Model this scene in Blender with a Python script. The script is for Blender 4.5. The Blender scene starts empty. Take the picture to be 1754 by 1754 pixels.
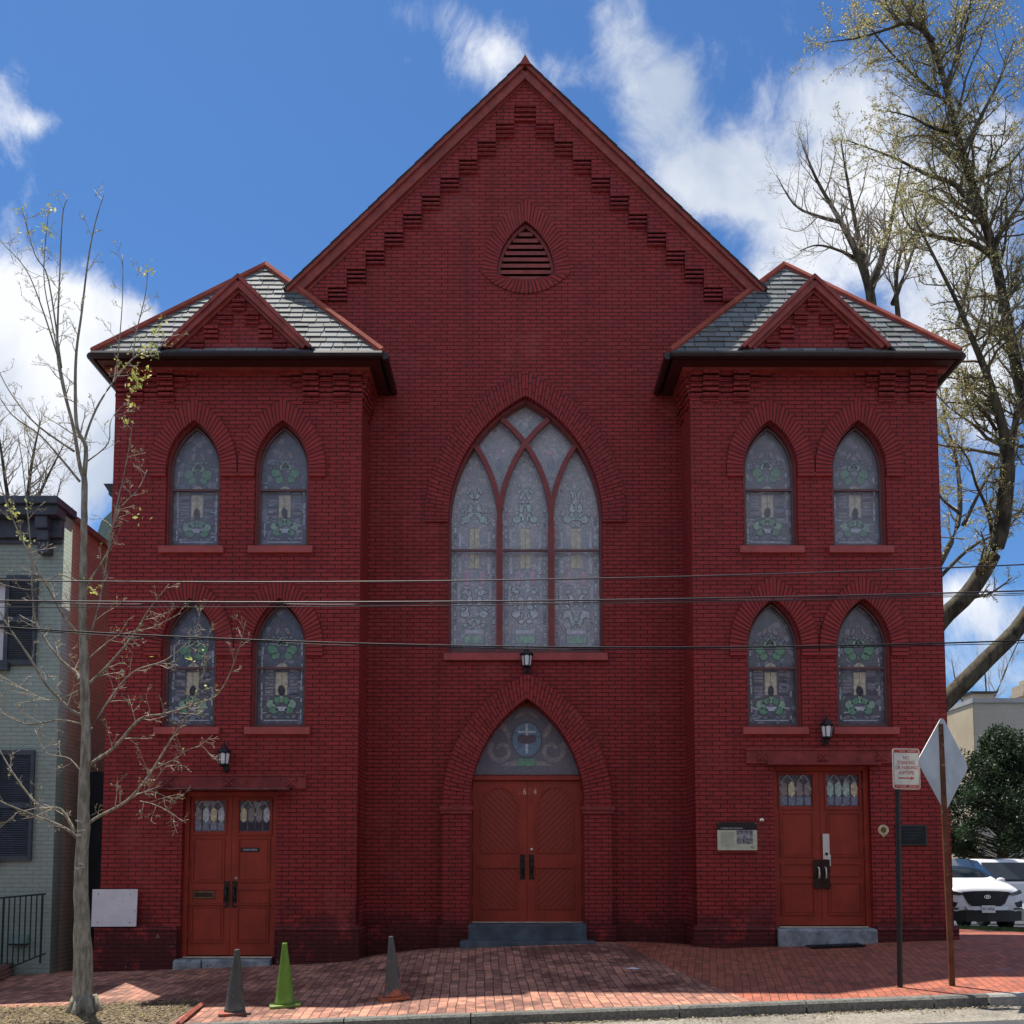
import bpy, math, random
from mathutils import Vector, Matrix, Euler
R = random.Random(7)
scene = bpy.context.scene
col = scene.collection
rad = math.radians

# ------------------------------------------------------------------ camera
TH = rad(4.4); FPX = 1754.0; YC = 1345.0
CAM = (-0.23, -16.2, 1.45)
cd = bpy.data.cameras.new('camera'); cam = bpy.data.objects.new('camera', cd); col.objects.link(cam)
cam.location = CAM; cam.rotation_euler = (math.pi/2 + TH, 0, 0)
cd.sensor_width = 36; cd.lens = 36; cd.shift_y = (YC-877)/FPX
cd.clip_start = 0.1; cd.clip_end = 3000
scene.camera = cam
scene.render.resolution_x = 1024; scene.render.resolution_y = 1024

def ray(px, py):
    u = (px-877)/FPX; v = (YC-py)/FPX
    return u, math.cos(TH)-v*math.sin(TH), math.sin(TH)+v*math.cos(TH)
def P(px, py, Y):
    "point of the vertical plane y=Y seen along a measured direction"
    u, dy, dz = ray(px, py); t = (Y-CAM[1])/dy
    return Vector((CAM[0]+u*t, Y, CAM[2]+dz*t))
def g(x, y):
    "height of the sloping ground"
    xx = max(-14, min(x, 8.0))
    z = 0.037*xx + 0.03
    z += 0.045*max(y, -6.0) if y < 0 else -0.042*min(y, 30)
    z += .15*max(0, 1-(abs(x)/2.9)**3)*max(0, min(1, (y+3.2)/2.8))
    return z
def GP(px, py):
    u, dy, dz = ray(px, py); Y = -4.0
    for i in range(60):
        x = CAM[0]+u*(Y-CAM[1])/dy
        Y = CAM[1]+(g(x, Y)-CAM[2])/dz*dy
    return Vector((x, Y, g(x, Y)))

# ------------------------------------------------------------------ world + sun
SUN_EL = rad(68.6); SUN_AZ = rad(35)          # azimuth to the left of the +y axis
world = bpy.data.worlds.new('World'); scene.world = world; world.use_nodes = True
wt = world.node_tree; wt.nodes.clear()
def W(t, **k):
    n = wt.nodes.new(t)
    for a, b in k.items(): setattr(n, a, b)
    return n
def wmath(op, a, b=None, c=None, clamp=False):
    n = W('ShaderNodeMath', operation=op, use_clamp=clamp)
    for i, v in enumerate((a, b, c)):
        if v is None: continue
        if isinstance(v, (int, float)): n.inputs[i].default_value = v
        else: wt.links.new(v, n.inputs[i])
    return n.outputs[0]
wout = W('ShaderNodeOutputWorld'); wbg = W('ShaderNodeBackground'); wbg.inputs[1].default_value = 0.10
wt.links.new(wbg.outputs[0], wout.inputs[0])
sky = W('ShaderNodeTexSky', sky_type='NISHITA', sun_disc=False, sun_elevation=SUN_EL, sun_rotation=-SUN_AZ)
sky.air_density = 1.0; sky.dust_density = 0.3; sky.ozone_density = 3.0; sky.altitude = 100
tc = W('ShaderNodeTexCoord'); sep = W('ShaderNodeSeparateXYZ'); wt.links.new(tc.outputs['Generated'], sep.inputs[0])
dx, dyy, dz = sep.outputs
ysafe = wmath('MAXIMUM', dyy, 0.05)
gx = wmath('DIVIDE', dx, ysafe); gz = wmath('DIVIDE', dz, ysafe)
comb = W('ShaderNodeCombineXYZ'); wt.links.new(gx, comb.inputs[0]); wt.links.new(gz, comb.inputs[1])
# wisps: noise warped by noise, in direction space
n0 = W('ShaderNodeTexNoise'); n0.inputs['Scale'].default_value = 2.2; n0.inputs['Detail'].default_value = 4
wt.links.new(comb.outputs[0], n0.inputs['Vector'])
wm = W('ShaderNodeVectorMath', operation='MULTIPLY_ADD'); wt.links.new(n0.outputs['Color'], wm.inputs[0])
wm.inputs[1].default_value = (0.30, 0.30, 0.3); wt.links.new(comb.outputs[0], wm.inputs[2])
mp = W('ShaderNodeMapping'); mp.inputs['Rotation'].default_value = (0, 0, rad(25)); mp.inputs['Scale'].default_value = (1.25, 0.75, 1)
wt.links.new(wm.outputs[0], mp.inputs[0])
n1 = W('ShaderNodeTexNoise'); n1.inputs['Scale'].default_value = 5.5; n1.inputs['Detail'].default_value = 12; n1.inputs['Roughness'].default_value = 0.66
wt.links.new(mp.outputs[0], n1.inputs['Vector'])
def blob(px, py, rx, ry, amp):
    u, a, b = ray(px, py); X, Z = u/a, b/a
    sx, sz = FPX/rx, FPX/ry
    qx = wmath('MULTIPLY', wmath('SUBTRACT', gx, X), sx); qz = wmath('MULTIPLY', wmath('SUBTRACT', gz, Z), sz)
    e = wmath('ADD', wmath('MULTIPLY', qx, qx), wmath('MULTIPLY', qz, qz))
    return wmath('MULTIPLY', wmath('POWER', 2.718, wmath('MULTIPLY', e, -1.0)), amp)
acc = None
for b in [(760, 20, 110, 70, .33), (820, 100, 70, 80, .42), (1065, 60, 60, 130, .44), (1110, 230, 80, 100, .58), (1150, 130, 60, 60, .36), (960, 130, 70, 50, .36), (1180, 330, 90, 70, .42),
          (1430, 190, 130, 110, .60), (1250, 290, 90, 80, .55), (1380, 360, 140, 90, .55), (1560, 420, 170, 200, .62), (1680, 620, 110, 170, .66),
          (1540, 100, 100, 90, .30), (1700, 200, 90, 120, .3), (60, 560, 170, 95, .70), (130, 730, 190, 170, .85), (-60, 700, 200, 250, .8), (235, 540, 50, 30, .35),
          (15, 150, 70, 100, .30), (80, 210, 60, 30, .30), (1690, 1060, 120, 60, .40), (1650, 1010, 90, 40, .35), (590, 98, 25, 15, .25), (700, 104, 25, 14, .2),
          (1320, 480, 80, 50, .3), (1680, 1160, 140, 50, .34)]:
    v = blob(*b); acc = v if acc is None else wmath('ADD', acc, v)
acc = wmath('MINIMUM', acc, 0.80)
dens = wmath('ADD', acc, wmath('MULTIPLY', wmath('SUBTRACT', n1.outputs['Fac'], 0.5), 1.5))
mr = W('ShaderNodeMapRange', interpolation_type='SMOOTHSTEP'); mr.inputs['From Min'].default_value = 0.20; mr.inputs['From Max'].default_value = 0.66
wt.links.new(dens, mr.inputs['Value'])
front = W('ShaderNodeMapRange', interpolation_type='SMOOTHSTEP'); front.inputs['From Min'].default_value = 0.08; front.inputs['From Max'].default_value = 0.3
wt.links.new(dyy, front.inputs['Value'])
n2 = W('ShaderNodeTexNoise'); n2.inputs['Scale'].default_value = 2.6; n2.inputs['Detail'].default_value = 9
wt.links.new(tc.outputs['Generated'], n2.inputs['Vector'])
back = W('ShaderNodeMapRange', interpolation_type='SMOOTHSTEP'); back.inputs['From Min'].default_value = 0.42; back.inputs['From Max'].default_value = 0.62
wt.links.new(n2.outputs['Fac'], back.inputs['Value'])
cf = W('ShaderNodeMix', data_type='FLOAT'); wt.links.new(front.outputs[0], cf.inputs[0]); wt.links.new(back.outputs[0], cf.inputs[2]); wt.links.new(mr.outputs[0], cf.inputs[3])
# cloud tone varies with its own thickness
n3 = W('ShaderNodeTexNoise'); n3.inputs['Scale'].default_value = 5.0; n3.inputs['Detail'].default_value = 6; wt.links.new(mp.outputs[0], n3.inputs['Vector'])
ct = W('ShaderNodeMix', data_type='RGBA'); ct.inputs[6].default_value = (3.8, 4.4, 5.4, 1); ct.inputs[7].default_value = (7.4, 7.5, 7.7, 1)
cr = W('ShaderNodeMapRange'); cr.inputs['From Min'].default_value = 0.36; cr.inputs['From Max'].default_value = 0.60; wt.links.new(n3.outputs['Fac'], cr.inputs['Value'])
wt.links.new(cr.outputs[0], ct.inputs[0])
tint = W('ShaderNodeMix', data_type='RGBA', blend_type='MULTIPLY'); tint.inputs[0].default_value = 1; tint.inputs[7].default_value = (.42, .66, .90, 1)
wt.links.new(sky.outputs[0], tint.inputs[6])
mixc = W('ShaderNodeMix', data_type='RGBA'); wt.links.new(wmath('MULTIPLY', cf.outputs[0], 0.93), mixc.inputs[0])
wt.links.new(tint.outputs[2], mixc.inputs[6]); wt.links.new(ct.outputs[2], mixc.inputs[7])
wt.links.new(mixc.outputs[2], wbg.inputs[0])

sd = bpy.data.lights.new('sun', 'SUN'); sd.energy = 4.9; sd.angle = rad(0.5); sd.color = (1.0, 0.93, 0.82)
sun = bpy.data.objects.new('sun', sd); col.objects.link(sun)
sv = Vector((-math.sin(SUN_AZ)*math.cos(SUN_EL), math.cos(SUN_AZ)*math.cos(SUN_EL), math.sin(SUN_EL)))
sun.rotation_euler = sv.to_track_quat('Z', 'Y').to_euler(); sun.location = (-20, 20, 40)
scene.view_settings.view_transform = 'Standard'; scene.view_settings.look = 'None'
scene.view_settings.exposure = 0.5; scene.view_settings.gamma = 1.0

# ------------------------------------------------------------------ materials
def newmat(name):
    m = bpy.data.materials.new(name); m.use_nodes = True
    nt = m.node_tree; b = nt.nodes['Principled BSDF']; return m, nt, b
def mth(nt, op, a, b=None, clamp=False):
    n = nt.nodes.new('ShaderNodeMath'); n.operation = op; n.use_clamp = clamp
    for i, v in enumerate((a, b)):
        if v is None: continue
        if isinstance(v, (int, float)): n.inputs[i].default_value = v
        else: nt.links.new(v, n.inputs[i])
    return n.outputs[0]
def noise(nt, vec, scale, detail=5, rough=.55):
    n = nt.nodes.new('ShaderNodeTexNoise'); n.inputs['Scale'].default_value = scale; n.inputs['Detail'].default_value = detail
    n.inputs['Roughness'].default_value = rough
    if vec is not None: nt.links.new(vec, n.inputs['Vector'])
    return n.outputs['Fac']
def ramp(nt, fac, lo, hi):
    n = nt.nodes.new('ShaderNodeMapRange'); n.interpolation_type = 'SMOOTHSTEP'
    n.inputs['From Min'].default_value = lo; n.inputs['From Max'].default_value = hi
    nt.links.new(fac, n.inputs['Value']); return n.outputs[0]
def mix(nt, fac, a, b, mode='MIX'):
    n = nt.nodes.new('ShaderNodeMix'); n.data_type = 'RGBA'; n.blend_type = mode
    for i, v in ((0, fac), (6, a), (7, b)):
        if isinstance(v, (int, float)): n.inputs[i].default_value = v
        elif isinstance(v, (tuple, list)): n.inputs[i].default_value = (*v[:3], 1)
        else: nt.links.new(v, n.inputs[i])
    return n.outputs[2]
def bump(nt, b, h, strength, dist=.01):
    n = nt.nodes.new('ShaderNodeBump'); n.inputs['Strength'].default_value = strength; n.inputs['Distance'].default_value = dist
    nt.links.new(h, n.inputs['Height']); nt.links.new(n.outputs[0], b.inputs['Normal'])
def objvec(nt):
    t = nt.nodes.new('ShaderNodeTexCoord'); return t.outputs['Object']

def paint(name, c, rough=.55, var=.25, scale=6, spec=.4, chips=None, metal=0):
    m, nt, b = newmat(name); v = objvec(nt)
    f = ramp(nt, noise(nt, v, scale, 6), .3, .7)
    cc = mix(nt, f, tuple(x*(1-var) for x in c), tuple(min(1, x*(1+var)) for x in c))
    if chips:
        k = ramp(nt, noise(nt, v, 14, 8, .7), .60, .66); cc = mix(nt, k, cc, chips)
    nt.links.new(cc, b.inputs['Base Color']); b.inputs['Roughness'].default_value = rough
    b.inputs['Specular IOR Level'].default_value = spec; b.inputs['Metallic'].default_value = metal
    bump(nt, b, noise(nt, v, scale*8, 4), .15, .004)
    return m

BR1 = (0.36, 0.038, 0.034); BR2 = (0.265, 0.025, 0.024); MORT = (0.048, 0.004, 0.005)  # MORT is darkened: shade of the recessed joints put into the mortar colour
def brick_mat(name, c1=BR1, c2=BR2, mo=MORT, bw=.22, rh=.0667, off=.5, uv=False, ms=.009, grime=True, rot=0, nobump=False):
    m, nt, b = newmat(name)
    t = nt.nodes.new('ShaderNodeTexCoord')
    if uv: vec = t.outputs['UV']
    else:
        s = nt.nodes.new('ShaderNodeSeparateXYZ'); nt.links.new(t.outputs['Object'], s.inputs[0])
        c = nt.nodes.new('ShaderNodeCombineXYZ'); nt.links.new(mth(nt, 'ADD', s.outputs[0], s.outputs[1]), c.inputs[0]); nt.links.new(s.outputs[2], c.inputs[1])
        vec = c.outputs[0]
    # hand-laid unevenness
    wn = nt.nodes.new('ShaderNodeTexNoise'); wn.inputs['Scale'].default_value = 4; wn.inputs['Detail'].default_value = 3; nt.links.new(vec, wn.inputs['Vector'])
    wv = nt.nodes.new('ShaderNodeVectorMath'); wv.operation = 'MULTIPLY_ADD'; nt.links.new(wn.outputs['Color'], wv.inputs[0]); wv.inputs[1].default_value = (.016, .008, 0); nt.links.new(vec, wv.inputs[2])
    bt = nt.nodes.new('ShaderNodeTexBrick'); nt.links.new(wv.outputs[0], bt.inputs['Vector'])
    bt.offset = off; bt.squash = 1
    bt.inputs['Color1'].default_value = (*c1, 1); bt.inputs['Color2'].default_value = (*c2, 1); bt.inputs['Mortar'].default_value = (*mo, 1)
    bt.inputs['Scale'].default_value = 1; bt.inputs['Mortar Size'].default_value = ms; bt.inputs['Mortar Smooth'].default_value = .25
    bt.inputs['Brick Width'].default_value = bw; bt.inputs['Row Height'].default_value = rh; bt.inputs['Bias'].default_value = -.1
    cc = bt.outputs['Color']
    ov = t.outputs['Object']
    big = ramp(nt, noise(nt, ov, .55, 6, .6), .32, .68)
    cc = mix(nt, big, mix(nt, .16, cc, (0.12, .012, .02)), cc)
    fine = ramp(nt, noise(nt, ov, 9, 6, .7), .3, .75)
    cc = mix(nt, mth(nt, 'MULTIPLY', fine, .16), cc, tuple(min(1, x*1.7) for x in c1))
    if c1 == BR1:
        sm_ = nt.nodes.new('ShaderNodeMapping'); sm_.inputs['Scale'].default_value = (2.2, 2.2, .16); nt.links.new(ov, sm_.inputs[0])
        stx = ramp(nt, noise(nt, sm_.outputs[0], 1.6, 7, .6), .50, .72); cc = mix(nt, mth(nt, 'MULTIPLY', stx, .38), cc, (.10, .014, .016))
        fd = ramp(nt, noise(nt, ov, .9, 9, .68), .54, .70); cc = mix(nt, mth(nt, 'MULTIPLY', fd, .22), cc, (.42, .11, .10))
        pk = ramp(nt, noise(nt, ov, 11, 9, .75), .735, .75); cc = mix(nt, pk, cc, (.36, .17, .15))
    if grime:
        s2 = nt.nodes.new('ShaderNodeSeparateXYZ'); nt.links.new(ov, s2.inputs[0])
        low = nt.nodes.new('ShaderNodeMapRange'); low.inputs['From Min'].default_value = 1.25; low.inputs['From Max'].default_value = .2
        nt.links.new(s2.outputs[2], low.inputs['Value'])
        st = ramp(nt, mth(nt, 'ADD', noise(nt, ov, 2.3, 8, .7), mth(nt, 'MULTIPLY', low.outputs[0], .28)), .60, .72)
        cc = mix(nt, mth(nt, 'MULTIPLY', mth(nt, 'MULTIPLY', st, low.outputs[0], True), .8), cc, (.030, .008, .008))
        ch = ramp(nt, mth(nt, 'ADD', noise(nt, ov, 7.5, 9, .72), mth(nt, 'MULTIPLY', low.outputs[0], .06)), .705, .73)
        cc = mix(nt, mth(nt, 'MULTIPLY', ch, low.outputs[0], True), cc, (.34, .16, .13))
    nt.links.new(cc, b.inputs['Base Color']); b.inputs['Roughness'].default_value = .62; b.inputs['Specular IOR Level'].default_value = .3
    h = mth(nt, 'SUBTRACT', mth(nt, 'MULTIPLY', noise(nt, ov, 60, 3), .15), bt.outputs['Fac'])
    bump(nt, b, h, .8, .009)
    return m

M = {}
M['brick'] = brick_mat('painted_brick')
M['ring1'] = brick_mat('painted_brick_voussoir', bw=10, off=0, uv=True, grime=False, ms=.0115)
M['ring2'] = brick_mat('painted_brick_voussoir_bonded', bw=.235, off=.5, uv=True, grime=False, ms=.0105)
M['trim'] = paint('dull_red_trim', (.30, .055, .042), .5, .22, 5, chips=(.13, .06, .05))
M['sill'] = paint('pale_red_sill', (.42, .085, .075), .6, .12, 5)
M['sillchip'] = paint('chipped_red_sill', (.40, .075, .07), .6, .15, 5, chips=(.05, .03, .03))
M['lintel'] = paint('chipped_red_lintel', (.27, .038, .035), .6, .25, 6, chips=(.05, .015, .015))
M['hip'] = paint('orange_red_ridge_metal', (.34, .085, .06), .85, .2, 4, spec=.1)
M['frame'] = paint('window_frame_red', (.24, .05, .045), .5, .15, 8)
M['sash'] = paint('storm_sash_brown', (.15, .075, .075), .45, .15, 8)
M['gutter'] = paint('dark_gutter', (.022, .010, .010), .35, .3, 6, spec=.5)
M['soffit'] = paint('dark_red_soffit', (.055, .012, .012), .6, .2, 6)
M['door'] = paint('door_orange_red', (.33, .036, .018), .42, .14, 3, spec=.45)
def door_dirt(m):
    nt = m.node_tree; b = nt.nodes['Principled BSDF']; src = b.inputs['Base Color'].links[0].from_socket; v = objvec(nt)
    mpn = nt.nodes.new('ShaderNodeMapping'); mpn.inputs['Scale'].default_value = (14, 14, .8); nt.links.new(v, mpn.inputs[0])
    gr = ramp(nt, noise(nt, mpn.outputs[0], 2.0, 7, .6), .45, .75)
    cc = mix(nt, mth(nt, 'MULTIPLY', gr, .30), src, (.16, .02, .012)); sc = ramp(nt, noise(nt, v, 22, 9, .8), .70, .73)
    cc = mix(nt, mth(nt, 'MULTIPLY', sc, .7), cc, (.10, .03, .02)); nt.links.new(cc, b.inputs['Base Color'])
M['doorold'] = paint('door_orange_red_worn', (.33, .037, .018), .45, .18, 3, spec=.45, chips=(.20, .02, .012))
door_dirt(M['door']); door_dirt(M['doorold'])
M['black'] = paint('black_iron', (.012, .012, .014), .38, .3, 9, spec=.5)
M['bronze'] = paint('dark_bronze', (.045, .032, .028), .32, .3, 12, metal=.6)
M['brass'] = paint('old_brass', (.16, .12, .07), .4, .3, 12, metal=.7)
M['nickel'] = paint('polished_knob', (.7, .6, .5), .2, .1, 8, metal=.9)
M['steel'] = paint('white_steel_plate', (.75, .70, .60), .35, .06, 8)
M['bluestone'] = paint('bluestone_step', (.075, .095, .115), .6, .35, 4)
M['granite'] = paint('pale_door_stone', (.26, .28, .30), .7, .35, 6, chips=(.06, .06, .06))
M['white'] = paint('white_board', (.78, .77, .79), .6, .06, 4, chips=(.55, .50, .48))
M['threshold'] = paint('threshold_strip', (.62, .50, .36), .4, .2, 9)
M['slateback'] = paint('roof_felt', (.03, .032, .035), .8, .2, 6)
M['darkvoid'] = paint('dark_interior', (.01, .01, .01), .9, .1, 3)
M['fade'] = paint('faded_figures', (.42, .12, .08), .5, .2, 10)
M['gold'] = paint('gold_figures', (.80, .50, .30), .4, .2, 10)

def glassmat(name, c, rough=.25, var=.3, scale=18):
    m, nt, b = newmat(name); v = objvec(nt)
    f = noise(nt, v, scale, 4, .6)
    cc = mix(nt, ramp(nt, f, .3, .7), tuple(x*(1-var) for x in c), tuple(min(1, x*(1+var)) for x in c))
    nt.links.new(cc, b.inputs['Base Color']); b.inputs['Roughness'].default_value = rough; return m
def leaded(name, cells, lead=(.02, .02, .025), scale=14, seed=0, edge=.05):
    m, nt, b = newmat(name); v = objvec(nt)
    vo = nt.nodes.new('ShaderNodeTexVoronoi'); vo.inputs['Scale'].default_value = scale; nt.links.new(v, vo.inputs['Vector'])
    ve = nt.nodes.new('ShaderNodeTexVoronoi'); ve.feature = 'DISTANCE_TO_EDGE'; ve.inputs['Scale'].default_value = scale; nt.links.new(v, ve.inputs['Vector'])
    cr_ = nt.nodes.new('ShaderNodeValToRGB'); cr_.color_ramp.interpolation = 'CONSTANT'
    s = nt.nodes.new('ShaderNodeSeparateColor'); nt.links.new(vo.outputs['Color'], s.inputs[0]); nt.links.new(s.outputs[0], cr_.inputs[0])
    el = cr_.color_ramp.elements
    el[0].position = 0; el[0].color = (*cells[0], 1); el[1].position = 1/len(cells); el[1].color = (*cells[1], 1)
    for i, c in enumerate(cells[2:], 2):
        e = el.new(i/len(cells)); e.color = (*c, 1)
    cc = mix(nt, ramp(nt, ve.outputs['Distance'], edge*.6, edge), lead, cr_.outputs[0])
    cc = mix(nt, mth(nt, 'MULTIPLY', noise(nt, v, 30, 4), .3), cc, (.3, .32, .38))
    nt.links.new(cc, b.inputs['Base Color']); b.inputs['Roughness'].default_value = .2; b.inputs['Specular IOR Level'].default_value = .6
    return m
M['stain_dark'] = leaded('stained_glass_dark', [(.03, .03, .06), (.09, .10, .15), (.11, .08, .12), (.04, .07, .11), (.26, .28, .34), (.06, .09, .09)], lead=(.008, .008, .012), scale=11, edge=.05)
M['stain_milk'] = leaded('stained_glass_milky', [(.42, .44, .50), (.50, .50, .52), (.34, .40, .45), (.47, .42, .47), (.60, .62, .64), (.36, .45, .45)], lead=(.11, .12, .14), scale=17, edge=.045)
M['stain_tymp'] = leaded('stained_glass_tympanum', [(.13, .12, .16), (.11, .11, .15), (.15, .14, .17), (.10, .11, .14)], lead=(.05, .05, .06), scale=8, edge=.03)
M['leafg'] = glassmat('green_leaf_glass', (.12, .36, .18)); M['leafl'] = glassmat('light_green_glass', (.32, .55, .38))
M['cream'] = glassmat('cream_glass', (.66, .60, .40)); M['lead'] = paint('lead_line', (.016, .02, .024), .5, .2, 10)
M['pearl'] = glassmat('pearl_glass', (.58, .64, .70)); M['pink'] = glassmat('pink_glass', (.55, .38, .48)); M['blueg'] = glassmat('blue_glass', (.12, .24, .33))
M['taupe'] = glassmat('taupe_scroll_glass', (.30, .27, .27)); M['darkgl'] = glassmat('dark_violet_glass', (.04, .035, .07)); M['wine'] = glassmat('wine_glass', (.07, .035, .045))
M['leafl2'] = glassmat('grey_green_glass', (.42, .60, .54)); M['blueg2'] = glassmat('grey_blue_glass', (.22, .26, .34))
M['amber'] = glassmat('amber_glass', (.35, .30, .14))
M['frost'] = glassmat('frosted_lantern_glass', (.85, .85, .88), .35, .05)
def storm(name, haze, tintc=(.55, .56, .62)):
    m, nt, b = newmat(name); v = objvec(nt)
    out = nt.nodes['Material Output']; tr = nt.nodes.new('ShaderNodeBsdfTransparent'); mx = nt.nodes.new('ShaderNodeMixShader')
    b.inputs['Base Color'].default_value = (*tintc, 1); b.inputs['Roughness'].default_value = .22; b.inputs['Specular IOR Level'].default_value = .6
    f = mth(nt, 'MULTIPLY', ramp(nt, noise(nt, v, 1.6, 5, .6), .25, .8), .5)
    f = mth(nt, 'ADD', mth(nt, 'MULTIPLY', f, haze), haze*.72, True)
    nt.links.new(f, mx.inputs[0]); nt.links.new(tr.outputs[0], mx.inputs[1]); nt.links.new(b.outputs[0], mx.inputs[2]); nt.links.new(mx.outputs[0], out.inputs[0])
    return m
M['storm'] = storm('hazy_storm_pane', .16); M['stormbig'] = storm('hazy_storm_pane_main', .12, (.66, .66, .70))
M['stormlow'] = storm('hazy_storm_pane_lower', .08)

def attr_mat(name, base, rough=.6, spec=.4, nz=20, bumpd=.004):
    m, nt, b = newmat(name); a = nt.nodes.new('ShaderNodeAttribute'); a.attribute_name = 'tint'
    v = objvec(nt)
    cc = mix(nt, 1.0, base, a.outputs['Color'], 'MULTIPLY')
    cc = mix(nt, mth(nt, 'MULTIPLY', ramp(nt, noise(nt, v, nz, 6, .65), .35, .75), .35), cc, tuple(x*.55 for x in base))
    nt.links.new(cc, b.inputs['Base Color']); b.inputs['Roughness'].default_value = rough; b.inputs['Specular IOR Level'].default_value = spec
    bump(nt, b, noise(nt, v, nz*2, 5), .4, bumpd); return m
M['slate'] = attr_mat('roof_slate', (.20, .215, .21), .75, .2)
def bark(name, c1, c2, scale=10):
    m, nt, b = newmat(name); v = objvec(nt)
    mpn = nt.nodes.new('ShaderNodeMapping'); mpn.inputs['Scale'].default_value = (1, 1, .22); nt.links.new(v, mpn.inputs[0])
    n = noise(nt, mpn.outputs[0], scale, 8, .7)
    cc = mix(nt, ramp(nt, n, .35, .62), c1, c2)
    cc = mix(nt, mth(nt, 'MULTIPLY', ramp(nt, noise(nt, v, 3, 5), .5, .66), .55), cc, (.13, .14, .08))
    nt.links.new(cc, b.inputs['Base Color']); b.inputs['Roughness'].default_value = .85; b.inputs['Specular IOR Level'].default_value = .2
    bump(nt, b, n, .9, .03); return m
M['bark1'] = bark('young_maple_bark', (.20, .18, .13), (.44, .40, .32), 22)
M['bark2'] = bark('grey_furrowed_bark', (.028, .022, .017), (.12, .098, .07), 7)
M['twig1'] = paint('young_twig_bark', (.36, .31, .25), .7, .3, 9); M['twig2'] = paint('dark_twig_bark', (.15, .12, .08), .8, .3, 5)
M['twig3'] = paint('pale_twig_bark', (.36, .30, .23), .8, .3, 5)
def leafmat(name, c, var=.4):
    m, nt, b = newmat(name); a = nt.nodes.new('ShaderNodeAttribute'); a.attribute_name = 'tint'
    cc = mix(nt, 1.0, c, a.outputs['Color'], 'MULTIPLY'); nt.links.new(cc, b.inputs['Base Color']); b.inputs['Roughness'].default_value = .55
    out = nt.nodes['Material Output']; tl = nt.nodes.new('ShaderNodeBsdfTranslucent'); nt.links.new(cc, tl.inputs[0])
    mx = nt.nodes.new('ShaderNodeMixShader'); mx.inputs[0].default_value = .3
    nt.links.new(b.outputs[0], mx.inputs[1]); nt.links.new(tl.outputs[0], mx.inputs[2]); nt.links.new(mx.outputs[0], out.inputs[0]); return m
M['bud1'] = leafmat('maple_new_leaf', (.62, .64, .20)); M['bud2'] = leafmat('ginkgo_bud_leaf', (.60, .54, .24)); M['bud3'] = leafmat('pale_bud', (.34, .28, .18))
M['evergreen'] = leafmat('glossy_evergreen_leaf', (.028, .055, .022)); M['grassm'] = leafmat('grass_blade', (.09, .15, .04))

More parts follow.
